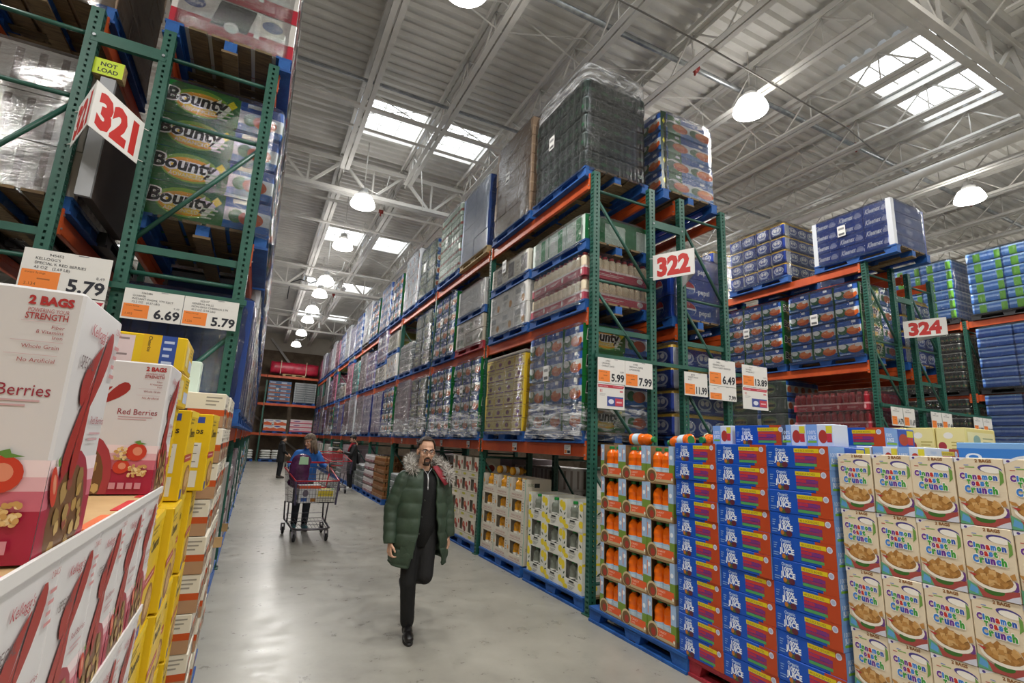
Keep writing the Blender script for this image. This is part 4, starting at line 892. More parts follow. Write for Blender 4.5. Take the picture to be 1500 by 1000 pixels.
# ---------------------------------------------------------------- cinnamon cereal
cc = ['#6a2f8f', '#3a7fd0', '#3f9a3f', '#6a2f8f', '#c2342c', '#3a7fd0', '#3f9a3f', '#2f57b0']
def word(t, x, y, h, w, sh):
    n = len(t); out = []; ws = [1.25 if c in 'mCW' else (.55 if c in 'ilI' else 1) for c in t]; tot = sum(ws); p = 0
    for k, c in enumerate(t):
        out.append(('t', c, x + w * (p + ws[k] / 2) / tot + .004, y - .004, h * 1.12, M('#f4f0e6', .4), dict(al='c', bold=.09, mw=w * ws[k] / tot * 1.15)))
        out.append(('t', c, x + w * (p + ws[k] / 2) / tot, y, h, M(cc[(k + sh) % 8], .4), dict(al='c', bold=.07, mw=w * ws[k] / tot * .92))); p += ws[k]
    return out
fc = [('p', [(0, .92), (0, 1), (.3, 1)], M('#e9e8ec', .4)), ('e', .09, .965, .035, .018, M('#4a3a8a', .4)), ('t', '2 BAGS', .44, .935, .045, M('#8a5a2c', .4), dict(mw=.4, bold=.05)), ('r', .1, .83, .2, .842, M('#b8564a', .4)), ('r', .22, .85, .42, .865, M('#7fae58', .4)), ('r', .2, .88, .3, .89, M('#5f8ad0', .4)),
      ('e', .72, .84, .24, .06, M('#4a3f86', .4), -.12), ('e', .74, .825, .21, .048, M('#f0ebe0', .4), -.12), ('p', [(.9, .85), (.97, .78), (.97, .66), (.88, .6), (.9, .68), (.9, .76)], M('#6f9a4a', .4))]
fc += word('Cinnamon', .08, .68, .085, .78, 0) + word('Toast', .22, .585, .085, .46, 2) + word('Crunch', .16, .48, .1, .68, 5)
fc += [('p', [(0, 0), (1, 0), (1, .16), (.6, .1), (.3, .1), (0, .2)], M('#a34a44', .4)), ('p', [(0, 0), (.28, 0), (.18, .14), (0, .2)], M('#5fa07a', .4)), ('p', [(.02, .05), (.2, .02), (.2, .1), (.06, .15)], M('#5f9ed0', .4)), ('e', .52, .1, .2, .055, M('#3c6a2c', .4)), ('e', .93, .22, .1, .07, M('#6a3f80', .4)), ('p', [(.7, 0), (1, 0), (1, .1), (.85, .06)], M('#cfd0dc', .4)),
       ('e', .52, .25, .44, .145, M('#eee6d8', .4), -.08), ('e', .52, .27, .39, .12, M('#a3743c', .4), -.08)]
rc = random.Random(3)
for k in range(34):
    a, q = rc.uniform(0, 6.28), rc.uniform(0, 1) ** .6; cx, cy = .52 + .32 * q * math.cos(a), .3 + .1 * q * math.sin(a); s = rc.uniform(.06, .1); ro = rc.uniform(0, 1.5)
    fc.append(('p', [(cx + s * math.cos(ro + j * PI / 2), cy + s * .62 * math.sin(ro + j * PI / 2)) for j in range(4)], M(['#b98648', '#c99a5c', '#a8763c', '#d4aa70'][k % 4], .4)))
fc += [('p', [(.0, .4), (.14, .38), (.2, .33), (.06, .34)], M('#b98648', .4)), ('p', [(.86, .36), (.96, .4), (.98, .32), (.9, .3)], M('#b98648', .4)), ('p', [(.04, .32), (.22, .3), (.16, .27)], M('#b53a3a', .4))]
CD, CW, CH = .26, .2045, .3367
CM = carton(CD, CW - .004, CH - .003, '#e2d3b8', fc, [('r', .1, .1, .9, .6, M('#cdbb9c', .4)), ('l', .15, .15, .85, .55, M('#8a7a60', .4), 8), ('t', 'Cinnamon Toast Crunch', .08, .74, .06, M('#7a3a86', .4), dict(mw=.84)), ('r', 0, .93, 1, 1, M('#e9e8ec', .4))], None, .36).mesh('cereal_box')
pallet(3.83, 1.3, .001, 'under the cinnamon cereal boxes', 'blue', 0, (1, 1.2, .55))
for c in range(7):
    for r in range(5):
        ob('cereal_box', CM, None, (3.33 + CD / 2 + R.uniform(0, .008), 2.052 - CW * (c + .5), .079 + CH * r), R.uniform(-.02, .02), 'Cinnamon cereal box, %s row from the top, %s column from the juice boxes' % (nth(4 - r), nth(c)), 'cereal box', 'cinnamon cereal boxes')
# ---------------------------------------------------------------- left display: red berry cereal
RED = M('#9c2a22', .4); RK = M('#b03a2a', .4)
def leaf(p, q, w0, w1):
    (x0, y0), (x1, y1) = p, q; dx, dy = x1 - x0, y1 - y0; L = math.hypot(dx, dy); nx_, ny_ = -dy / L, dx / L; pts = []
    for t, s in ((0, .3), (.08, .8), (.25, 1), (.5, .9), (.75, .6), (.93, .3), (1, .1)): pts.append((x0 + dx * t + nx_ * (w0 + (w1 - w0) * t) * s, y0 + dy * t + ny_ * (w0 + (w1 - w0) * t) * s))
    for t, s in ((1, .1), (.93, .3), (.75, .6), (.5, .9), (.25, 1), (.08, .8), (0, .3)): pts.append((x0 + dx * t - nx_ * (w0 + (w1 - w0) * t) * s, y0 + dy * t - ny_ * (w0 + (w1 - w0) * t) * s))
    return ('p', pts, RED)
def kmark(x, y, w, h):
    f = lambda a, b: (x + a * w, y + b * h)
    return [leaf(f(.97, 1), f(.45, .42), .13 * w, .13 * w), leaf(f(.12, .5), f(.62, .9), .14 * w, .07 * w), leaf(f(.02, .0), f(.5, .66), .12 * w, .07 * w), leaf(f(.34, -.04), f(.52, .52), .11 * w, .12 * w)]
def oatbits(cx, cy, w, h, n, seed):
    r = random.Random(seed); return [('e', cx + r.uniform(-w, w), cy + r.uniform(-h, h), .013, .009, M(['#d9b878', '#c49a58', '#e6cf98'][k % 3], .4), r.uniform(0, 3)) for k in range(n)]
def flakes(cx, cy, rx, ry, seed, n=26):
    r = random.Random(seed); o = []
    for k in range(n):
        a, q = r.uniform(0, 6.28), r.uniform(0, .95) ** .6; x, y = cx + rx * q * math.cos(a), cy + ry * q * math.sin(a); s = r.uniform(.12, .24)
        o.append(('p', [(x + rx * s * math.cos(t + a) * r.uniform(.7, 1.2), y + ry * s * math.sin(t + a) * r.uniform(.7, 1.2)) for t in (0, 1, 2.1, 3.1, 4.2, 5.3)], M(['#a88850', '#c4a468', '#8d6f3c', '#b08c4c', '#8a4034'][k % 5], .4)))
    return o
band = [('r', 0, .3, 1, .36, M('#ecd9da', .4)), ('r', 0, .25, 1, .3, M('#deb0b6', .4)), ('r', 0, .18, 1, .25, M('#c76878', .4)), ('r', 0, 0, 1, .18, M('#a3203c', .4))]
def straw(x, y, w, h): return [('e', x, y, w, h, M('#c23a24', .4), .5), ('e', x + w * .1, y + h * .1, w * .45, h * .5, M('#d98a6c', .4), .5), ('p', [(x - w * .4, y + h * 1.15), (x + w * .1, y + h * .85), (x + w * .9, y + h * .95), (x + w * .3, y + h * 1.1), (x + w * .2, y + h * 1.35)], M('#5f8a3c', .4))]
bowl = [('e', .5, .12, .42, .27, M('#9a2c3c', .4), .0), ('e', .5, .11, .36, .22, M('#6d4a2c', .4))] + flakes(.5, .12, .34, .2, 5)
kf = band + kmark(.38, .55, .34, .27) + [('t', 'Red Berries', .66, .59, .045, M('#96283a', .4), dict(mw=.29)), ('l', .67, .545, .92, .58, M('#c9a4a8', .4), 2), ('t', '2 BAGS', .965, .935, .032, M('#b03030', .4), dict(al='r', bold=.05, mw=.155)), ('t', 'POWERING YOUR', .955, .905, .016, M('#b05a5a', .4), dict(al='r', mw=.14)), ('t', 'STRENGTH', .955, .878, .024, M('#a84040', .4), dict(al='r', bold=.02, mw=.145)),
     ('r', .8, .868, .955, .8695, M('#c9a4a8', .4)), ('t', 'Fiber', .95, .845, .014, M('#a04a4a', .4), dict(al='r')), ('t', '8 Vitamins', .95, .825, .014, M('#a04a4a', .4), dict(al='r')), ('t', 'Iron', .95, .805, .014, M('#a04a4a', .4), dict(al='r')), ('r', .78, .793, .955, .7945, M('#c9a4a8', .4)), ('t', 'Whole Grain', .945, .767, .015, M('#a04a4a', .4), dict(al='r')), ('r', .77, .742, .945, .7435, M('#c9a4a8', .4)), ('t', 'No Artificial', .94, .715, .016, M('#a04a4a', .4), dict(al='r')),
     ('e', .5, .12, .2, .31, M('#a33a40', .4)), ('e', .48, .11, .165, .25, M('#6d4a2c', .4))] + flakes(.48, .12, .15, .23, 8) + straw(.85, .31, .075, .066) + straw(.76, .2, .06, .05) + oatbits(.88, .17, .06, .04, 44, 3) + oatbits(.74, .3, .04, .05, 24, 4) + [('r', .70 + .06 * k, .04, .745 + .06 * k, .085, M('#c98a94', .4)) for k in range(4)]
ks = band + bowl + kmark(.18, .3, .62, .6) + [('t', "Kellogg's", .22, .86, .05, M('#b0404a', .4), dict(mw=.4, shear=.2)), ('t', 'SPECIAL', .12, .72, .05, M('#6d5a5a', .4), dict(mw=.3)), ('t', 'Red Berries', .6, .5, .035, M('#96283a', .4), dict(mw=.34)), ('l', .62, .42, .9, .47, M('#c9a4a8', .4), 2)] + [('t', '2 BAGS', .97, .92, .03, M('#b05050', .4), dict(al='r', mw=.16)), ('l', .84, .7, .97, .88, M('#c98a8a', .4), 4)] + straw(.1, .26, .06, .085)
def kbox(h): return carton(.34, .236, h, '#d4d2d2', ks, kf, None, .36)
KB = kbox(.352).mesh('cereal_box'); KT = kbox(.388).mesh('cereal_box')
TR = MB(); TR.box((0, 0, .003), (1.06, 1.94, .006), KRAFT); TR.box((.532, 0, .008), (.006, 1.94, .02), '#d8d6d4')
for k in range(7): TR.box((.512, -.84 + k * .28, .0065), (.03, .2, .003), ['#c2262c', '#c2262c', '#d8508c', '#c2262c', '#d86a3a', '#c2262c', '#c2262c'][k])
TRM = TR.mesh('cardboard_tray')
pallet(-.78, 1.1, .001, 'under the white berry cereal boxes at the left edge', 'blue', 0, (1.0, 1.4, .62))
KZ = .092
for r in range(4):
    z = KZ + .358 * r
    for k in range(8):
        ob('cereal_box', KB, None, (-.25 - .17, 2.055 - .24 * (k + .5), z), R.uniform(-.008, .008), 'white red-K berry cereal box, %s layer from the bottom, %s from the yellow boxes' % (nth(r), nth(k)), 'cereal box', 'berry cereal boxes')
        if r == 3 and k < 5: ob('cereal_box', KB, None, (-.60 - .17, 2.055 - .24 * (k + .5), z), 0, 'white berry cereal box in the inner row, top layer, %s from the yellow boxes' % nth(k), 'cereal box', 'berry cereal boxes')
    ob('cardboard_tray', TRM, None, (-.78, 1.09, z + .3525), 0, 'tan cardboard tray with red edging on the %s layer of berry cereal' % nth(r), 'tray', 'cereal trays')
KTOP = KZ + .358 * 3 + .3525 + .0105
for k, (x, y, w_) in enumerate(((-.425, 1.08, 'nearest the viewer'), (-.425, 2.0, 'in front of the yellow boxes'), (-.80, 1.3, 'behind the nearest one, at the photo edge'))):
    ob('cereal_box', KT, None, (x, y, KTOP), 0, 'big white berry cereal box standing on top, %s' % w_, 'cereal box', 'berry cereal boxes on top')
# ---------------------------------------------------------------- yellow oat ring cereal
YC = M('#d9ae12', .4)
yf = [('t', 'Cheerios', .12, .7, .1, M('#2a2620', .4), dict(mw=.7, bold=.02)), ('r', .0, .42, .8, .5, M('#b03a3a', .4)), ('l', .06, .44, .7, .48, M('#e0b0a8', .4), 1), ('e', .58, .2, .34, .17, M('#8a5a36', .4)), ('e', .58, .21, .28, .13, M('#b98a56', .4)), ('r', .02, .02, .2, .12, M('#2f4a9c', .4)), ('r', 0, .93, 1, 1, M('#e6c93a', .4)), ('l', .06, .84, .5, .92, M('#8a7a2a', .4), 2)]
yf += [('e', .58 + .22 * math.cos(k * 2.4) * (k / 14) ** .5, .21 + .1 * math.sin(k * 2.4) * (k / 14) ** .5, .05, .03, M('#d8b078', .4)) for k in range(14)]
ye = [('r', .1, .3, .9, .62, M('#d8d6d0', .4)), ('l', .14, .32, .86, .6, M('#77756f', .4), 8), ('r', .1, .05, .9, .26, M('#d8d6d0', .4)), ('t', 'Cheerios', .9, .74, .075, M('#2a2620', .4), dict(al='r', mw=.8, bold=.02)), ('r', .1, .88, .9, .96, M('#2f4a9c', .4)), ('t', 'OATS', .2, .895, .05, M('#d9d2b0', .4), dict(mw=.4))]
YB = carton(.36, .30, .375, '#dcb716', yf, ye, None, .36).mesh('cereal_box')
lie = [('r', .04, .08, .6, .92, M('#d9c4c4', .4)), ('l', .06, .12, .56, .88, M('#8d7c7c', .4), 5), ('r', .66, 0, .8, 1, M('#dcae18', .4)), ('t', 'Cheerios', .7, .95, .09, M('#2a2620', .4), dict(rot=-PI / 2, bold=.02, mw=.22)), ('r', .8, 0, .92, 1, M('#2c4a94', .4)), ('l', .82, .1, .9, .9, M('#b9c4dc', .4), 4)]
YL = carton(.40, .30, .125, '#dcb716', [('r', .1, .2, .4, .8, M('#d8c88a', .4)), ('r', .55, .15, .95, .5, M('#b9c4dc', .4)), ('l', .6, .6, .95, .9, M('#8a7a2a', .4), 3)], lie, [('r', .1, .1, .9, .9, M('#d4ac18', .4))], .36).mesh('cereal_box')
pallet(-.75, 2.78, .001, 'first under the yellow oat cereal', 'blue', 0, (1, .98, 1)); pallet(-.75, 2.78, .142, 'upper of two under the yellow oat cereal', 'blue', 0, (1, .98, 1))
for r in range(3):
    for c in range(4):
        ob('cereal_box', YB, None, (-.25 - .18 + .02 * (c % 2) - .01, 2.09 + .31 * (c + .5), .283 + .383 * r), R.uniform(-.03, .03), 'yellow oat cereal box, %s layer from the bottom, %s from the berry cereal' % (nth(r), nth(c)), 'cereal box', 'yellow cereal boxes')
        ob('cereal_box', YB, None, (-.63 - .18, 2.09 + .31 * (c + .5), .283 + .383 * r), 0, 'yellow oat cereal box, inner row, %s layer from bottom, %s from berry cereal' % (nth(r), nth(c)), 'cereal box', 'yellow cereal boxes')
YT = .283 + .383 * 3 - .004
ob('cereal_box', YB, None, (-.47, 2.36, YT), .02, 'yellow oat cereal box standing on the stack right behind the white berry box', 'cereal box', 'yellow cereal boxes on top')
ob('cereal_box', YB, None, (-.43, 2.74, YT), .0, 'yellow oat cereal box standing on the stack beside the lying ones', 'cereal box', 'yellow cereal boxes on top')
ob('cereal_box', YB, None, (-.37, 3.17, YT), -.03, 'yellow oat cereal box standing at the far end on the stack', 'cereal box', 'yellow cereal boxes on top')
for k in range(2): ob('cereal_box', YL, None, (-.47, 2.36, YT + .376 + .126 * k), [.0, .03][k], ['yellow cereal box lying flat on a standing one', 'yellow cereal box lying topmost of all'][k], 'cereal box', 'yellow cereal boxes lying flat')
# ---------------------------------------------------------------- oatmeal cartons
qf = [('r', 0, 0, 1, .4, M('#9a8064', .4)), ('r', .0, .4, .5, .56, M('#4a3222', .4)), ('r', .5, .4, 1, .56, M('#c2501e', .4)), ('t', 'QUAKER', .08, .62, .1, M('#3a332c', .4), dict(mw=.4, bold=.02)), ('e', .3, .2, .2, .16, M('#d9d2c4', .4)), ('e', .3, .2, .15, .11, M('#a07a4c', .4)), ('e', .75, .18, .14, .12, M('#6d3a34', .4)), ('l', .62, .64, .9, .94, M('#9a958a', .4), 3)]
qe = [('r', 0, 0, 1, .34, M('#b08a6a', .4)), ('r', 0, .34, .45, .52, M('#4a3222', .4)), ('r', .45, .34, 1, .52, M('#c2501e', .4)), ('t', 'QUAKER', .1, .6, .1, M('#3a332c', .4), dict(mw=.5, bold=.02)), ('l', .7, .6, .94, .92, M('#9a958a', .4), 3), ('e', .4, .16, .2, .12, M('#e0d8c8', .4))]
QB = carton(.34, .29, .196, '#dfd9c8', qf, qe, None, .4).mesh('oatmeal_box')
pallet(-.68, 4.06, .001, 'under the oatmeal cartons', 'blue', 0, (1, .95, 1))
for r in range(9):
    for c in range(4):
        if r == 8 and c > 2: continue
        ob('oatmeal_box', QB, None, (-.17 - .17 + R.uniform(-.01, .01), 3.46 + .3 * (c + .5), .142 + .2 * r), R.uniform(-.02, .02), 'cream oatmeal box, %s layer from the bottom, %s from the yellow cereal' % (nth(r), nth(c)), 'oatmeal box', 'oatmeal boxes')
m = carton(.2, .1, .2, '#cfe0d4', [('t', 'QUAKER', .1, .5, .12, M('#2f5a44', .4), dict(mw=.7))], None, None, .4)
ob('oatmeal_box', m, None, (-.45, 3.75, .142 + 1.8), 0, 'small pale green oatmeal box standing on top of the stack', 'oatmeal box')
for k, (y, z, rz) in enumerate(((6.2, .62, .15), (7.9, .5, -.2))):
    m = MB(); m.box((0, 0, 0), (.16, .012, .1), KRAFT); o = ob('cardboard_flap', m, None, (-.235, y, z), rz, 'torn cardboard flap sticking into the aisle, %s along the left' % nth(k), 'flap', 'cardboard flaps')
# ================================================================ signs
WH = M('#e2e0dc', .45); RD = M('#c0251f', .45); OG = M('#ee8434', .5); BK = M('#20222e', .5); GY_ = M('#77767a', .5)
def vsign(num, xl, xa, xr, y0, ya, z0, z1, label):
    t = thing('aisle_sign', label, 'sign', ((xl + xr) / 2, y0, z0), 0, 'aisle number signs'); cx = (xl + xr) / 2
    for a, b in (((xl, y0), (xa, ya)), ((xa, ya), (xr, y0))):
        m = MB(); u = V((b[0] - a[0], b[1] - a[1], 0)); L = u.length; f = Fr((a[0] - cx, a[1] - y0, 0), u, (0, 0, 1), L, z1 - z0)
        for d in (0, -.004): m.quad(f.p(0, 0, d), f.p(1, 0, d), f.p(1, 1, d), f.p(0, 1, d), WH)
        m.art(f, [('t', num, .5, .15, .7, RD, dict(al='c', bold=.06, mw=.8))]); ob('sign_panel', m, t)
    for x, dx in ((xl, .03), (xr, -.03)):
        m = MB()
        for z in (.04, z1 - z0 - .04): m.tube([(x - cx, 0, z), (x - cx - dx, .03, z)], .004, '#d8d8d4', 5)
        ob('cable_tie', m, t)
vsign('321', -1.56, -1.34, -1.13, 4.755, 4.28, 3.81, 4.17, 'white V-folded sign with red 321 tied between two rack posts')
vsign('322', 4.26, 4.485, 4.76, 4.755, 4.28, 3.83, 4.16, 'white V-folded sign with red 322 on the rack end')
vsign('324', 9.9, 10.08, 10.32, 4.755, 4.2, 3.83, 4.13, 'white V-folded sign with red 324 on the rack end')
def price(x0, x1, z0, z1, p, lines, old, label, y=4.715, tag=True):
    m = MB(); w, h = x1 - x0, z1 - z0; f = Fr((-w / 2, -.004, 0), (1, 0, 0), (0, 0, 1), w, h); m.box((0, 0, h / 2), (w, .006, h), WH)
    it = [('r', .02, .06, .44, .5, OG), ('t', 'Instant Savings', .06, .42, .045, M('#5a3a1c', .5), dict(mw=.3)), ('t', old[1], .07, .14, .07, M('#7a4a1c', .5), dict(mw=.2)), ('l', .2, .26, .34, .34, M('#a85f28', .5), 1), ('t', p, .97, .1, .3, BK, dict(al='r', bold=.03, mw=.48)), ('t', old[0], .95, .46, .07, GY_, dict(al='r', mw=.2))]
    for k, l in enumerate(lines): it.append(('t', l, .14 if k else .28, .86 - k * .105, .065, M('#4a4a50', .5), dict(mw=.7)))
    it.append(('r', .6, .965, .72, .985, M('#8a8a90', .5)))
    m.art(f, it); ob('price_card', m, None, ((x0 + x1) / 2, y, z0), 0, label, 'price sign', 'price cards')
def coupon(x0, x1, z0, z1, label, pic=True, y=4.718):
    m = MB(); w, h = x1 - x0, z1 - z0; f = Fr((-w / 2, -.004, 0), (1, 0, 0), (0, 0, 1), w, h); m.box((0, 0, h / 2), (w, .006, h), WH)
    it = [('p', [(.02, .84), (.95, .84), (.99, .96), (.02, .96)], M('#b93244', .5)), ('t', 'Instant Savings', .05, .875, .055, M('#efc9cd', .5), dict(mw=.42)), ('l', .56, .87, .92, .93, M('#dc9aa2', .5), 1), ('t', '$2', .08, .66, .1, RD, {}), ('r', .82, .7, .94, .76, M('#c8606c', .5)), ('l', .08, .5, .3, .6, M('#b0b0b2', .5), 2)]
    if pic: it += [('r', .35, .12, .95, .5, M('#3a4a94', .5)), ('r', .65, .14, .95, .44, M('#c03a4a', .5)), ('e', .5, .3, .1, .1, M('#d8dcea', .5)), ('r', .7, .26, .9, .32, M('#e0b0b8', .5))]
    m.art(f, it); ob('savings_card', m, None, ((x0 + x1) / 2, y, z0), 0, label, 'savings sign', 'savings cards')
price(-1.652, -1.135, 2.648, 2.965, '5.79', ["945452", "KELLOGG'S", 'SPECIAL K RED BERRIES', '43 OZ   (2.69 LB)'], ('8.49', '2.134'), 'white price card reading 5.79 above the berry cereal', 4.70)
coupon(-1.652, -1.135, 2.25, 2.64, 'white and red savings card behind the big berry cereal box', False, 4.703)
price(-1.03, -.64, 2.535, 2.775, '6.69', ['1365486', 'QUAKER', 'INSTANT OATML VTY 52CT', '75.2 OZ   (4.57 LBS)'], ('9.49', '1.403'), 'white price card reading 6.69 under the 321 rack end')
price(-.636, -.25, 2.535, 2.775, '5.79', ['522107', 'GENERAL MILLS', 'NON-GMO CHEERIOS 2 PK', '40.7 OZ (2.54 LBS)'], ('', '1.226'), 'white price card reading 5.79 beside the left rack post')
price(3.395, 3.78, 2.455, 2.745, '5.99', ['27003', 'ORGANIC', 'CARROT JUICE'], ('8.99', '1.402'), 'white price card reading 5.99 on the 322 rack end')
coupon(3.395, 3.775, 2.165, 2.45, 'savings card with a blue and red picture under the 5.99 card')
price(3.785, 4.195, 2.44, 2.745, '7.99', ['61405', 'ORGANIC APPLE', 'JUICE BOXES'], ('', '1.806'), 'white price card reading 7.99 on the 322 rack end')
price(4.71, 5.10, 2.42, 2.715, '11.99', ['88190', 'VARIETY PACK', '40 CT'], ('', '1.117'), 'white price card reading 11.99 between two green posts')
price(5.135, 5.62, 2.585, 2.93, '6.49', ['34821', 'GENERAL MILLS', 'CINN TOAST CRUNCH'], ('', '1.402'), 'white price card reading 6.49 right of the 11.99 card')
price(5.135, 5.62, 2.4, 2.58, '7.99', ['66120', 'CEREAL'], ('', '1.806'), 'small price card reading 7.99 hung under the 6.49 card')
price(5.75, 6.245, 2.625, 2.92, '13.89', ['90177', 'PROTEIN', 'SHAKES 18 CT'], ('16.99', '1.334'), 'white price card reading 13.89 hanging at the right end of the bar')
coupon(5.745, 6.235, 2.325, 2.62, 'savings card with a blue bottle picture under the 13.89 card')
for k, (a, b, zz) in enumerate(((-1.66, -.2, 2.79), (3.38, 6.28, 2.77), (9.0, 12.6, 2.62))):
    m = MB(); m.box(((a + b) / 2, 0, 0), (b - a, .02, .045), GREEN)
    for x in (a + .03, b - .03): m.box((x, .012, 0), (.03, .03, .07), GREEN)
    ob('sign_rail', m, None, (0, 4.745, zz), 0, ['green rail carrying price cards on the left rack end', 'long green rail carrying price cards across the 322 rack end', 'green rail carrying price cards across the 324 rack end'][k], 'rail', 'sign rails')
for k, x in enumerate((9.35, 9.7, 10.55, 10.9, 12.0, 12.35)):
    price(x - .165, x + .165, 2.3, 2.6, ['14.79', '11.69', '9.99', '12.49', '8.99', '10.99'][k], ['41%d02' % k, 'PAPER GOODS'], ('', ''), 'small distant price card, %s from the left on the 324 rail' % nth(k))
for k, y in enumerate((5.25, 6.65, 8.45, 9.9, 11.6, 13.0)):
    m = MB(); f = Fr((0, .07, -.055), (0, -1, 0), (0, 0, 1), .14, .11); m.quad(f.p(0, 0), f.p(1, 0), f.p(1, 1), f.p(0, 1), WH); m.art(f, [('r', .05, .1, .4, .45, OG), ('l', .08, .55, .9, .9, GY_, 3), ('r', .5, .12, .92, .4, BK)], .0005)
    ob('beam_label', m, None, (3.354, y, 1.695), 0, 'small white label on the lowest orange beam, %s from the near end' % nth(k), 'label', 'beam labels')
# ================================================================ people and the cart
SKIN = noisy('skin', '#c4987e', '#d3a98f', 6, .5, spec=.3)
def cap(m, p, q, a, b, n=14):
    p, q = V(p), V(q); m.tube([p, p.lerp(q, .25), p.lerp(q, .5), p.lerp(q, .75), q], [a, a + (b - a) * .25, a + (b - a) * .5, a + (b - a) * .75, b], 'skin', n); m.ball(p, a, 'skin', 12, 8); m.ball(q, b, 'skin', 12, 8)
class BM(MB):
    def mi(s, m): return 0
def organic(name, m, mat, parent=None, vox=.008, smooth=4, **kw):
    me = bpy.data.meshes.new(name); me.from_pydata(m.v, [], m.f); me.materials.append(mat); me.update()
    o = ob(name, me, parent, **kw)
    r = o.modifiers.new('fuse', 'REMESH'); r.mode = 'VOXEL'; r.voxel_size = vox; r.use_smooth_shade = True
    if smooth: s = o.modifiers.new('smooth', 'SMOOTH'); s.iterations = smooth; s.factor = .5
    return o
def head_shapes(m, T, beardless=True):
    b = lambda c, r: m.ball(T @ V(c), r, 'skin', 14, 10, T.to_3x3())
    b((0, .015, .03), (.074, .094, .088)); b((0, -.028, -.035), (.062, .06, .085)); b((0, -.035, -.085), (.046, .048, .034)); b((0, -.074, -.102), (.022, .02, .018))
    b((0, -.076, .02), (.05, .016, .012))
    for s in (-1, 1):
        b((s * .038, -.058, -.03), (.024, .026, .026)); b((s * .078, .012, -.012), (.011, .022, .032)); b((s * .012, -.1, -.04), (.01, .01, .008))
    cap(m, T @ V((0, -.088, .008)), T @ V((0, -.113, -.033)), .008, .012, 10)
    cap(m, T @ V((0, .012, -.07)), T @ V((0, .03, -.2)), .052, .062)
def hand_shapes(m, w, d, side, curl=.5, fwd=V((0, -1, 0)), s=1.0):
    """w wrist, d direction of the forearm, side: direction from little finger to thumb"""
    w, d, side = V(w), V(d).normalized(), V(side).normalized(); n = d.cross(side).normalized()
    for t in (-.028, -.01, .01, .028): cap(m, w + d * .012 * s + side * t * .7 * s, w + d * .085 * s + side * t * s, .013 * s, .012 * s, 8)
    for k, (t, L) in enumerate(((.03, .07), (.01, .078), (-.01, .072), (-.029, .056))):
        p = w + d * .088 * s + side * t * s; a = p + (d * math.cos(curl * .5) + fwd * math.sin(curl * .5)) * L * .45 * s
        b = a + (d * math.cos(curl * 1.3) + fwd * math.sin(curl * 1.3)) * L * .33 * s; c = b + (d * math.cos(curl * 2.1) + fwd * math.sin(curl * 2.1)) * L * .28 * s
        cap(m, p, a, .0092 * s, .0085 * s, 8); cap(m, a, b, .0085 * s, .0078 * s, 8); cap(m, b, c, .0078 * s, .0066 * s, 8)
    p = w + d * .03 * s + side * .03 * s; a = p + (d * .75 + side * .6 + fwd * .35) * .036 * s; b = a + (d * .95 + side * .1 + fwd * .45) * .03 * s
    cap(m, p, a, .013 * s, .0105 * s, 8); cap(m, a, b, .0105 * s, .0085 * s, 8)
def face_parts(root, T, hair_m, glasses=False, beard=False, iris='#3a2a20'):
    m = MB(); R3 = T.to_3x3()
    for s in (-1, 1):
        m.ball(T @ V((s * .031, -.0785, .004)), (.0135, .0125, .0095), '#e4ded8', 12, 8, R3); m.ball(T @ V((s * .031 + .002, -.0885, .004)), (.0062, .004, .0062), iris, 10, 6, R3)
    ob('eyes', m, root)
    m = MB()
    for s in (-1, 1): m.tube([T @ V((s * .014, -.0925, .021)), T @ V((s * .032, -.092, .027)), T @ V((s * .052, -.078, .02))], [.0035, .0045, .0025], hair_m, 6)
    ob('eyebrows', m, root)
    m = MB(); m.ball(T @ V((0, -.0955, -.0665)), (.021, .008, .0045), '#8d5a4c', 12, 6, R3); m.ball(T @ V((0, -.094, -.0745)), (.017, .008, .004), '#96604f', 12, 6, R3); ob('lips', m, root)
    if glasses:
        m = MB(); K = M('#17161a', .3)
        for s in (-1, 1):
            pts = [(s * .031 + a * .026, -.108 + abs(s * .031 + a * .026) * .12, .002 + b * .017) for a, b in ((-.8, 1), (.8, 1), (1, .7), (.95, -.6), (.6, -1), (-.6, -1), (-.95, -.6), (-1, .7), (-.8, 1))]
            m.tube([T @ V(p) for p in pts], .0022, K, 6); m.tube([T @ V((s * .056, -.1, .014)), T @ V((s * .08, -.02, .012)), T @ V((s * .082, .02, .0))], .0022, K, 6)
        m.tube([T @ V((-.006, -.108, .006)), T @ V((0, -.112, .009)), T @ V((.006, -.108, .006))], .0022, K, 6); ob('glasses', m, root)
    if beard:
        m = BM(); b = lambda c, r: m.ball(T @ V(c), r, 'x', 12, 8, R3)
        b((0, -.078, -.106), (.023, .019, .02)); b((0, -.05, -.12), (.034, .032, .01))
        cap(m, T @ V((0, -.102, -.052)), T @ V((-.026, -.088, -.064)), .0065, .006, 8); cap(m, T @ V((0, -.102, -.052)), T @ V((.026, -.088, -.064)), .0065, .006, 8)
        for s in (-1, 1): cap(m, T @ V((s * .026, -.087, -.064)), T @ V((s * .026, -.079, -.098)), .006, .008, 8)
        organic('beard', m, hair_m, root, .0035, 1)
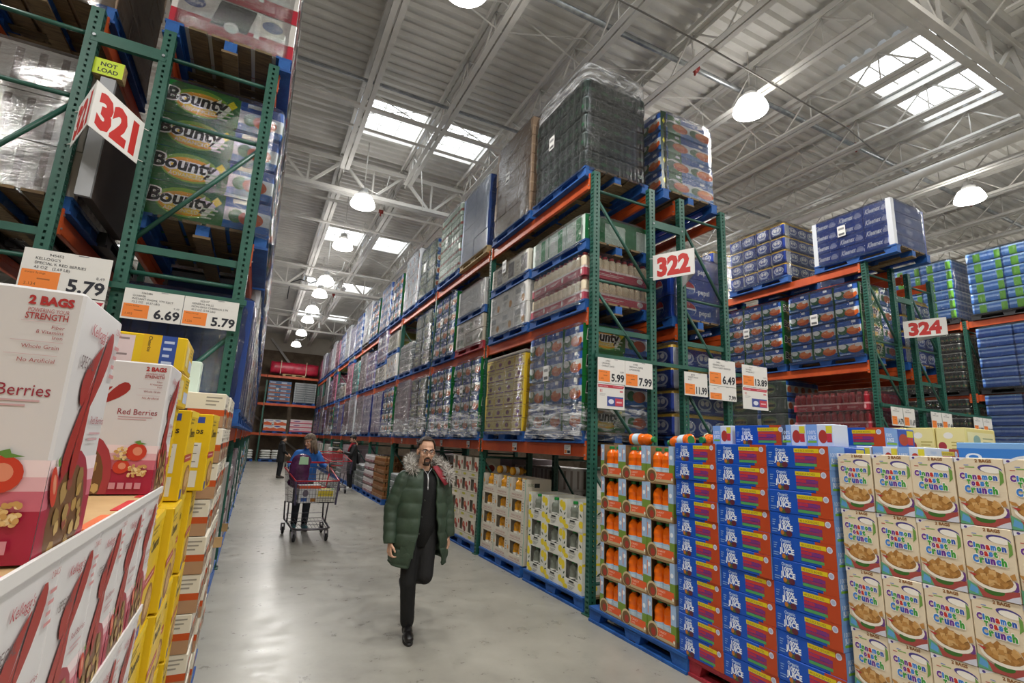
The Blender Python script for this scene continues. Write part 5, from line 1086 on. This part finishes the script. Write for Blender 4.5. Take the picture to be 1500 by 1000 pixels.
def shell_hair(root, T, mat, keep, grow=1.0, extra=()):
    m = MB(); rg = []; nu, nv = 30, 20
    P3 = lambda k, j: V((math.sin(PI * k / nv) * math.cos(2 * PI * j / nu) * .081 * grow, .02 + math.sin(PI * k / nv) * math.sin(2 * PI * j / nu) * .1 * grow, .036 + -math.cos(PI * k / nv) * .093 * grow))
    for k in range(nv):
        for j in range(nu):
            q = [P3(k, j), P3(k, j + 1), P3(k + 1, j + 1), P3(k + 1, j)]; c = sum(q, V()) / 4
            if keep(c): m.add([T @ p for p in q], [(0, 1, 2, 3)], mat, True)
    for a, b, r0_, r1_ in extra: m.tube([T @ V(a), (T @ V(a)).lerp(T @ V(b), .5) + V((0, .01, 0)), T @ V(b)], [r0_, (r0_ + r1_) / 2, r1_], mat, 8)
    o = ob('hair', m, root); s = o.modifiers.new('thick', 'SOLIDIFY'); s.thickness = .008; s.offset = 1
def TM(x, y, z, yaw=0, pitch=0, roll=0): return Matrix.Translation((x, y, z)) @ Matrix.Rotation(yaw, 4, 'Z') @ Matrix.Rotation(roll, 4, 'Y') @ Matrix.Rotation(pitch, 4, 'X')
BOOT = M('#141314', .28); BROWNH = noisy('dark_brown_hair', '#1e1510', '#3a281c', 60, .55, stretch=(1, 1, .2))
def boot(root, name, T, mat=BOOT, sole='#1d1c1c', shaft=.16, s=1.0):
    m = BM(); b = lambda c, r: m.ball(T @ (V(c) * s), [k * s for k in r], 'x', 14, 10, T.to_3x3())
    b((0, -.1, .05), (.046, .085, .045)); b((0, .03, .06), (.042, .055, .055)); b((0, -.04, .07), (.043, .07, .05)); cap(m, T @ (V((0, .035, .06)) * s), T @ (V((0, .03, shaft)) * s), .047 * s, .05 * s)
    b((0, -.14, .045), (.042, .05, .038))
    organic(name, m, mat, root, .006, 3)
    m = MB(); rg = []
    for z in (0, .008, .024): rg.append([T @ (V((x * (.98 if z == 0 else 1), y, z)) * s) for x, y in [((.048 if math.sin(a) < 0 else .043) * math.cos(a), -.045 + (.147 if math.sin(a) < 0 else .125) * math.sin(a)) for a in [2 * PI * j / 24 for j in range(24)]]])
    m.loft(rg, M(sole, .6)); ob(name.replace('boot', 'boot_sole').replace('shoe', 'shoe_sole'), m, root)
    return
# ---------------------------------------------------------------- the man walking toward the viewer
K_ = 1.023
def mp(x, dy, z): return V((x * K_, dy, 1.72 + (z - 1.72) * K_))     # heights as seen, local to his feet
MX, MY = 1.42 * K_, 4.80
m = BM(); HT = TM(*mp(.022, -.03, 1.628), -.06, .1, .02)
head_shapes(m, HT)
cap(m, mp(.035, .03, 1.30), mp(.035, .02, .98), .105, .105); cap(m, mp(-.11, .03, 1.38), mp(.18, .03, 1.37), .075, .075)
for s, sh, el, wr in ((-1, (-.145, .03, 1.385), (-.225, .05, 1.11), (-.238, -.02, .845)), (1, (.215, .03, 1.37), (.275, .05, 1.12), (.298, .0, .88))):
    cap(m, mp(*sh), mp(*el), .05, .042); cap(m, mp(*el), mp(*wr), .04, .027)
    hand_shapes(m, mp(*wr), mp(*wr) - mp(*el) + V((0, .03, 0)), V((.2 if s < 0 else -.55, -1, .1)), .75, V((-s, -.15, .1)).normalized())
hipL, kneeL, ankL = mp(-.045, 0, .93), mp(-.055, -.035, .50), V((-.02, .02, .1)); hipR, kneeR, ankR = mp(.1, .01, .93), mp(.078, -.08, .56), V((.06, .36, .42))
for a, b, c in ((hipL, kneeL, ankL), (hipR, kneeR, ankR)): cap(m, a, b, .078, .055); cap(m, b, c, .052, .036)
man = organic('person', m, SKIN, None, .0045, 2, loc=(MX, MY, 0), label='bearded man in glasses walking toward the viewer in an open green parka', cat='person')
face_parts(man, HT, BROWNH, True, True)
shell_hair(man, HT, BROWNH, lambda c: (c.z > .098 and c.y > -.06) or (c.y > -.03 and c.z > .06) or (c.y > .0 and c.z > .02) or (c.y > .045 and c.z > -.03))
m = BM()
cap(m, hipL, kneeL, .092, .073); cap(m, kneeL, ankL + V((0, .005, .035)), .071, .062); cap(m, hipR, kneeR, .095, .075); cap(m, kneeR, ankR, .072, .056); cap(m, mp(-.03, .02, .94), mp(.09, .02, .94), .1, .1)
for k in range(4): z = .13 + k * .02; m.ball((ankL.x, .02, z + .02), (.06 + .004 * (k % 2), .062, .018), 'x', 14, 6)
TRS = noisy('black_denim', '#070809', '#0d0e10', 30, .8, bump=.25, bscale=40)
organic('trousers', m, TRS, man, .009, 5)
boot(man, 'boot', TM(-.018, .0, 0, -.16, 0), s=1.0)
boot(man, 'boot', TM(.06, .42, .30, -.1, -1.15), s=1.0)
BLK = noisy('black_knit', '#08090a', '#0e0f11', 40, .85, bump=.3, bscale=200)
m = MB(); rg = []
for x, z, rx, ry in ((.045, .80, .155, .115), (.04, 1.0, .155, .118), (.038, 1.2, .165, .122), (.036, 1.34, .17, .118), (.034, 1.40, .13, .1), (.034, 1.445, .078, .075), (.034, 1.475, .066, .068)):
    c = mp(x, .015, z); rg.append([c + V((rx * math.cos(a), ry * math.sin(a), (-.035 if z > 1.44 else 0) * max(0, -math.sin(a)) ** 2)) for a in [2 * PI * j / 28 for j in range(28)]])
m.loft(rg, BLK); ob('sweater', m, man)
m = MB(); m.tube([mp(.034, -.088, 1.425), mp(.036, -.11, 1.38), mp(.036, -.117, 1.31)], [.006, .006, .004], M('#d9dade', .3, .3), 6); m.tube([mp(.036, -.118, 1.318), mp(.036, -.12, 1.29)], .005, M('#d9dade', .3, .3), 6)
for s in (-1, 1): m.tube([mp(.034 + s * .042, -.06, 1.475), mp(.034, -.09, 1.42)], .0025, M('#b9bac0', .3), 5)
ob('zip', m, man, label='silver half zip')
PARK = noisy('green_parka', '#2a3a2d', '#374a3a', 5, .5, bump=.35, bscale=14)
JR = [(1.455, .095, .085, .30, .55), (1.425, .15, .105, .26, .5), (1.39, .19, .125, .22, .46), (1.30, .215, .145, .2, .42), (1.2, .222, .152, .2, .42), (1.1, .228, .157, .22, .44), (1.0, .235, .16, .24, .5), (.9, .242, .165, .26, .56), (.8, .25, .168, .34, .64), (.7, .257, .17, .44, .76), (.635, .255, .168, .52, .86)]
def ipl(z):
    for a, b in zip(JR, JR[1:]):
        if a[0] >= z >= b[0]: t = (a[0] - z) / (a[0] - b[0]); return [a[k] + (b[k] - a[k]) * t for k in range(1, 5)]
    return JR[-1][1:] if z < 1 else JR[0][1:]
m = MB(); rg = []; NZ, NA = 60, 56
for k in range(NZ):
    z = 1.455 - (1.455 - .635) * k / (NZ - 1); rx, ry, aL, aR = ipl(z); ring = []; pf = 1 + .08 * (abs(math.sin(PI * (z - .02) / .128)) ** .5 - .7) if z < 1.42 else 1
    for j in range(NA):
        a = aR + (2 * PI - aL - aR) * j / (NA - 1); low = max(0, (.75 - z) / .115); zz = z + low * (.07 * (1 - math.cos(a)) / 2 - .01)
        f = pf * (1 + .012 * math.sin(a * 7 + z * 23) + .01 * math.sin(a * 13 - z * 31)); ring.append(mp(.035, .03, zz) + V((rx * math.sin(a) * f, -ry * math.cos(a) * f - .0, 0)))
    rg.append(ring)
m.loft(rg, PARK, cap=False, closed=False)
jk = ob('parka', m, man); s = jk.modifiers.new('thick', 'SOLIDIFY'); s.thickness = .018; s.offset = -1
for sd, sh, el, wr in ((-1, (-.135, .03, 1.37), (-.232, .05, 1.11), (-.243, -.018, .84)), (1, (.205, .03, 1.355), (.283, .05, 1.12), (.303, .0, .875))):
    m = BM(); pts = []
    for k in range(33):
        t = k / 32; p = mp(*sh).lerp(mp(*el), t * 2) if t < .5 else mp(*el).lerp(mp(*wr), t * 2 - 1); pts.append((p, (.088 - .03 * t) * (1 + .085 * (abs(math.sin(PI * t * 7)) ** .6 - .5))))
    m.tube([p for p, _ in pts], [r for _, r in pts], 'x', 18); m.ball(mp(*sh), .086, 'x', 16, 10)
    d = (mp(*wr) - mp(*el)).normalized(); m.tube([mp(*wr) - d * .03, mp(*wr) + d * .012], [.057, .055], 'x', 18)
    organic('sleeve', m, PARK, man, .007, 2)
m = MB(); SN = M('#1d2620', .4)
for z in (1.2, 1.06, .92): m.lathe([(.008, 0), (.008, .006), (.0005, .008)], SN, mp(.012 - (1.2 - z) * .12, -.128 - (1.2 - z) * .02, z), 10, axis=(-.1, -1, 0))
ob('snap_buttons', m, man)
for x0, x1, z0, z1 in ((-.165, -.065, .72, .86), ):
    m = MB(); m.loft([[mp(x0, -.085 - .012, z0 + .005), mp(x1, -.145 - .012, z0 - .0), mp(x1 + .004, -.14 - .012, z1), mp(x0 + .002, -.085 - .012, z1 + .01)], [mp(x0, -.085 + .01, z0 + .005), mp(x1, -.145 + .01, z0), mp(x1 + .004, -.14 + .01, z1), mp(x0 + .002, -.085 + .01, z1 + .01)]], PARK, smooth=False); ob('pocket', m, man)
m = MB(); m.loft([[mp(.085, -.06, 1.495), mp(.11, -.09, 1.45), mp(.15, -.125, 1.385), mp(.19, -.135, 1.33)], [mp(.15, .0, 1.50), mp(.19, -.045, 1.455), mp(.215, -.085, 1.40), mp(.225, -.12, 1.345)]], M('#84202c', .7), cap=False, closed=False)
ln = ob('hood_lining', m, man, label='dark red hood lining'); s = ln.modifiers.new('thick', 'SOLIDIFY'); s.thickness = .008
m = MB(); FURC = [M(c, .8) for c in ('#c9c5bd', '#a39e98', '#dedbd4', '#77726d')]; rf = random.Random(11)
arc = [mp(*p) for p in ((-.085, -.07, 1.45), (-.115, -.03, 1.50), (-.105, .06, 1.55), (-.03, .13, 1.56), (.07, .14, 1.55), (.16, .09, 1.54), (.215, .01, 1.50), (.24, -.06, 1.44), (.238, -.1, 1.38))]
for k in range(2600):
    t = rf.random() * (len(arc) - 1.001); i = int(t); c = arc[i].lerp(arc[i + 1], t - i); d = V((rf.gauss(0, 1), rf.gauss(0, 1), rf.gauss(0, 1))).normalized(); d2 = (d + V((0, -.15, -.15))).normalized(); s_ = d.orthogonal().normalized() * .0035
    b = c + d * .022; e = c + d * .03 + d2 * rf.uniform(.03, .06); q = s_.cross(d)
    m.add([b + s_, b - s_ * .5 + q * .8, b - s_ * .5 - q * .8, e], [(0, 1, 3), (1, 2, 3), (2, 0, 3)], FURC[k % 4])
m.tube(arc, .032, FURC[1], 10); ob('fur_trim', m, man, label='grey fur hood trim')
# ---------------------------------------------------------------- a plainer standing figure
def figure(label, loc, rz, H, coat, legs, shoe, hair, hem, arms, lean=0.0, headyaw=0.0, headpitch=0.1, longhair=False, extra=None):
    k = H / 1.72; m = BM(); lz = lambda x, y, z: V((x * k, (y - lean * max(0, z - .95)) * k, z * k))
    T = TM(*lz(0, -.02, 1.595), headyaw, headpitch) @ Matrix.Scale(k, 4); head_shapes(m, T)
    cap(m, lz(0, .02, 1.33), lz(0, .02, .98), .11, .11)
    for s in (-1, 1): cap(m, lz(s * .085, 0, .9), lz(s * .09, -.01, .48), .075, .052); cap(m, lz(s * .09, -.01, .48), lz(s * .09, .02, .1), .05, .036)
    for sh, el, wr in arms:
        cap(m, lz(*sh), lz(*el), .046, .04); cap(m, lz(*el), lz(*wr), .038, .026); hand_shapes(m, lz(*wr), lz(*wr) - lz(*el), V((0, 0, 1)), .9, V((0, -.6, -.7)).normalized(), k)
    p = organic('person', m, SKIN, None, .006, 2, loc=loc, rz=rz, label=label, cat='person')
    face_parts(p, T, hair)
    if longhair:
        shell_hair(p, T, hair, lambda c: c.z > .068 or c.y > -.025, 1.12, [((s * x, y, .02), (s * (x + .02), y + .02, -.24), .036, .024) for s in (-1, 1) for x, y in ((.076, .0), (.07, .04), (.05, .075), (.02, .09))] + [((s * .072, -.03, .03), (s * .085, -.05, -.2), .028, .016) for s in (-1, 1)])
    else: shell_hair(p, T, hair, lambda c: c.z > .062 or (c.y > -.02 and c.z > -.03) or c.y > .04, 1.02)
    m = BM()
    for z0, z1, a, b in ((1.36, 1.2, .15, .15), (1.2, 1.0, .155, .16), (1.0, hem, .16, .175)):
        rg = []
        for q in range(5):
            z = z0 + (z1 - z0) * q / 4; r = a + (b - a) * q / 4; rg.append([lz(0, .02, z) + V((r * 1.25 * k * math.cos(t), r * .85 * k * math.sin(t), 0)) for t in [2 * PI * j / 18 for j in range(18)]])
        m.loft(rg, 'x')
    cap(m, lz(-.15, .02, 1.36), lz(.15, .02, 1.36), .08, .08); cap(m, lz(0, .03, 1.38), lz(0, .035, 1.455), .1, .082)
    for sh, el, wr in arms: cap(m, lz(*sh), lz(*el), .072, .062); cap(m, lz(*el), lz(*el).lerp(lz(*wr), .93), .06, .045)
    organic('coat', m, coat, p, .011, 5)
    m = BM()
    for s in (-1, 1): cap(m, lz(s * .085, 0, .9), lz(s * .09, -.01, .48), .095, .075); cap(m, lz(s * .09, -.01, .48), lz(s * .09, .02, .12), .072, .058)
    organic('trousers', m, legs, p, .011, 4)
    for s in (-1, 1): boot(p, 'shoe', TM(*lz(s * .09, .0, 0), s * .12), M(shoe, .5), shoe if shoe > '#a' else '#2a2826', .11, k)
    if extra: extra(p, lz)
    return p
BLU = noisy('blue_fleece', '#1f5fae', '#2f76c8', 8, .75, bump=.3, bscale=60); JEAN = noisy('dark_jeans', '#23272e', '#343a44', 20, .8); GHAIR = noisy('grey_brown_hair', '#57483a', '#8d7c68', 60, .6, stretch=(1, 1, .15))
BCOAT = noisy('black_coat', '#141516', '#202224', 8, .6, bump=.3, bscale=14); DCOAT = noisy('dark_coat', '#101112', '#1a1b1d', 8, .75); DHAIR = noisy('dark_hair', '#15100d', '#2a201a', 60, .55)
figure('person in a bright blue jacket with long grey hair pushing the loaded shopping cart', (.95, 10.62, 0), .0, 1.74, BLU, JEAN, '#2f6f78', GHAIR, .86,
       [((-.17, .02, 1.36), (-.27, -.1, 1.16), (-.29, -.3, 1.13)), ((.17, .02, 1.36), (.29, -.08, 1.17), (.33, -.3, 1.14))], lean=.22, headyaw=-.75, headpitch=.3, longhair=True)
def bag_scarf(p, lz):
    m = BM(); m.ball(lz(0, .21, 1.0), (.14, .085, .2), 'x', 14, 10); organic('backpack', m, M('#17171a', .5), p, .012, 3, label='dark handbag at the back')
    m = MB(); m.lathe([(.07, -.03), (.095, -.01), (.095, .03), (.07, .05)], M('#9c2030', .8), lz(0, .01, 1.43), 16); m.tube([lz(.05, -.07, 1.42), lz(.07, -.13, 1.3), lz(.07, -.15, 1.16)], [.03, .028, .02], M('#9c2030', .8), 8); ob('scarf', m, p, label='red scarf')
    m = MB(); m.box(tuple(lz(0, -.37, 1.235)), (.08, .012, .15), '#2a2a2e', bev=.003); ob('phone', m, p)
figure('person in a long black coat and red scarf looking at a phone by the rack', (3.02, 18.05, 0), -PI / 2 + .1, 1.80, BCOAT, M('#15171d', .8), '#d8d8d6', DHAIR, .62,
       [((-.17, .02, 1.36), (-.2, -.08, 1.12), (-.04, -.33, 1.2)), ((.17, .02, 1.36), (.2, -.08, 1.12), (.04, -.33, 1.18))], headpitch=.45, extra=bag_scarf)
figure('person in a dark coat and boots standing near the far end of the aisle', (1.08, 22.95, 0), PI / 2 + .3, 1.66, DCOAT, M('#14161c', .8), '#4a4038', DHAIR, .64,
       [((-.17, .02, 1.36), (-.22, .0, 1.1), (-.16, -.2, .98)), ((.17, .02, 1.36), (.22, .0, 1.1), (.16, -.2, .98))], headpitch=.15)
# ---------------------------------------------------------------- shopping carts
CG = M('#6d6a70', .35, .7); CR = M('#b0202c', .35); CP = M('#4a4560', .4, .3); RUB = M('#1b1b1c', .6)
O = V((1.0, 9.85, 0)); cv = lambda *p: V(p) - O
FLt, FRt, RLt, RRt = cv(.72, 9.4, .965), cv(1.405, 9.4, .98), cv(.57, 10.24, 1.14), cv(1.345, 10.24, 1.15)
FLb, FRb, RLb, RRb = cv(.745, 9.43, .615), cv(1.385, 9.43, .62), cv(.64, 10.14, .56), cv(1.29, 10.14, .565)
def grid(m, a, b, c, d, nu, nv, r, mat, skip0=0):                # a-b bottom, d-c top
    for k in range(nu + 1): t = k / nu; m.tube([a.lerp(b, t), d.lerp(c, t)], r, mat, 4)
    for k in range(nv + 1): t = k / nv; m.tube([a.lerp(d, t), b.lerp(c, t)], r * 1.3, mat, 4)
def make_cart():
    P_ = {}
    m = MB(); grid(m, FLb, FRb, FRt, FLt, 15, 5, .0025, CG); P_['front_panel'] = m
    m = MB(); grid(m, FLb, RLb, RLt, FLt, 16, 5, .0025, CG); P_['side_panel'] = m
    m = MB(); grid(m, FRb, RRb, RRt, FRt, 16, 5, .0025, CG); P_['side_panel '] = m
    m = MB(); grid(m, RLb, RRb, RRt, RLt, 15, 5, .0025, CG); P_['rear_gate'] = m
    m = MB(); grid(m, FLb, FRb, RRb, RLb, 14, 12, .003, CG); P_['basket_floor'] = m
    m = MB(); m.tube([RLt, FLt, FRt, RRt], .013, CR, 8); P_['rim'] = m
    m = MB(); m.tube([RLt + V((.02, .06, .09)), RRt + V((-.02, .06, .09))], .017, CR, 10)
    for q in (RLt, RRt): m.tube([q, q + V((0, .06, .09))], .014, '#1d1d1f', 8)
    P_['handle'] = m
    for nm, q, b in (('corner_guard', FLt, FLb), ('corner_guard ', FRt, FRb)): m = MB(); m.bar(q + V((0, -.01, 0)), b + V((0, -.01, -.03)), .04, .025, CP); P_[nm] = m
    m = MB(); a, b = RLt.lerp(FLt, .3) + V((.26, 0, -.04)), RRt.lerp(FRt, .3) + V((-.06, 0, -.04)); a2, b2 = a + V((.03, .02, -.24)), b + V((-.03, .02, -.24))
    m.tube([a, a2, b2, b], .014, CR, 8); m.box(tuple((a2 + b2) / 2), ((b2 - a2).length * .9, .1, .03), CR); grid(m, a2, b2, b, a, 8, 3, .0022, CG); P_['child_seat'] = m
    m = MB(); fl, fr2, rl, rr2 = cv(.75, 9.40, .2), cv(1.335, 9.40, .2), cv(.66, 10.28, .26), cv(1.31, 10.28, .26)
    m.tube([rl, fl + V((-.0, .14, 0)), fl + V((.08, 0, 0)), fr2 + V((-.08, 0, 0)), fr2 + V((0, .14, 0)), rr2], .017, CG, 8)
    for q, b in ((rl, RLb), (rr2, RRb)): m.tube([q, b + V((0, .1, 0)), b], .014, CG, 8)
    for q, b in ((rl.lerp(fl, .35), RLb.lerp(FLb, .4)), (rr2.lerp(fr2, .35), RRb.lerp(FRb, .4))): m.tube([q, b], .013, CG, 8)
    P_['frame'] = m
    m = MB(); grid(m, fl + V((.05, .1, .0)), fr2 + V((-.05, .1, 0)), rr2 + V((-.03, 0, 0)), rl + V((.03, 0, 0)), 9, 3, .004, CG); m.tube([rl + V((.02, -.3, .09)), rl + V((.02, -.1, .1)), rr2 + V((-.02, -.1, .1)), rr2 + V((-.02, -.3, .09))], .004, CG, 6); P_['lower_rack'] = m
    return {k: v.mesh(k.strip()) for k, v in P_.items()}, (fl, fr2, rl, rr2)
CM_, (wfl, wfr, wrl, wrr) = make_cart()
wm = MB(); wm.lathe([(.02, -.016), (.056, -.016), (.062, -.008), (.062, .008), (.056, .016), (.02, .016)], RUB, (0, 0, .062), 20, axis=(1, 0, 0)); wm.bar((-.024, 0, .06), (-.024, .03, .17), .03, .006, CG); wm.bar((.024, 0, .06), (.024, .03, .17), .03, .006, CG); wm.box((0, .03, .175), (.06, .05, .02), CG)
wmm = wm.mesh('wheel')
def cart(loc, rz, label):
    t = thing('shopping_cart', label, 'shopping cart', loc, rz, 'shopping carts')
    for k, me in CM_.items(): ob(k.strip(), me, t)
    for q in (wfl + V((.04, .06, 0)), wfr + V((-.04, .06, 0)), wrl, wrr): ob('wheel', wmm, t, (q.x, q.y, 0), .15)
    return t
cart(tuple(O), 0, 'grey wire shopping cart with a red rim pushed by the person in blue')
rc_ = cart((2.42, 17.4, 0), .1, 'red trimmed shopping cart beside the person in the black coat')
m = MB(); m.box((-.04, .45, 1.08), (.74, .03, .2), CR, bev=.005); ob('handle_panel', m, rc_)
# goods in the cart
m = BM(); m.ball((0, 0, .22), (.17, .1, .28), 'x', 16, 12); m.ball((0, .01, .05), (.18, .11, .1), 'x', 16, 8); m.ball((.02, 0, .42), (.165, .07, .12), 'x', 14, 8); m.ball((0, 0, .32), (.17, .09, .14), 'x', 14, 8)
o = organic('plastic_bag', m, noisy('purple_bag', '#3f1c3c', '#63305c', 6, .25, bump=.7, bscale=20), None, .01, 2, loc=(.79, 9.9, .86), label='purple plastic bag of groceries in the child seat of the cart', cat='bag')
m = MB(); m.loft([[(-.03, -.105, .36), (.12, -.1, .36), (.12, -.075, .49), (-.02, -.08, .49)], [(-.03, -.095, .36), (.12, -.09, .36), (.12, -.065, .49), (-.02, -.07, .49)]], M('#9cc49a', .4), smooth=False); ob('bag_label', m, o, label='pale green bag print')
m = carton(.34, .26, .28, '#cfd0d2', [('r', 0, .8, 1, 1, M('#d8562c', .4)), ('r', .1, .1, .5, .4, M('#3a62a8', .4)), ('e', .7, .4, .2, .25, M('#8a7a86', .4))], [('r', 0, .82, 1, 1, M('#d8562c', .4)), ('r', .1, .08, .4, .3, M('#3a62a8', .4)), ('r', .55, .06, .9, .28, M('#b0742c', .4)), ('e', .3, .55, .14, .2, M('#6a6270', .4))])
ob('grocery_pack', m, None, (.95, 9.62, .612), .1, 'white and orange grocery pack lying in the shopping cart basket', 'grocery pack')
m = carton(.30, .24, .2, '#e0dccf', [('r', 0, .5, 1, 1, M('#d8c23a', .4))], [('r', .1, .45, .9, .9, M('#d8c23a', .4)), ('l', .05, .05, .95, .4, M('#a5a19a', .4), 2)], [('r', .05, .05, .95, .95, M('#5f9a52', .4)), ('r', .2, .2, .8, .8, M('#dcc848', .4))])
ob('egg_carton', m, None, (1.22, 9.58, .63), -.05, 'yellow and green topped carton at the front of the shopping cart', 'carton')
m = carton(.24, .16, .06, '#d9a878', (), [('r', .1, .2, .9, .8, M('#e0c4a0', .4))]); ob('bread_pack', m, None, (1.2, 10.05, .60), .1, 'tan pack lying at the rear of the shopping cart basket', 'grocery pack')
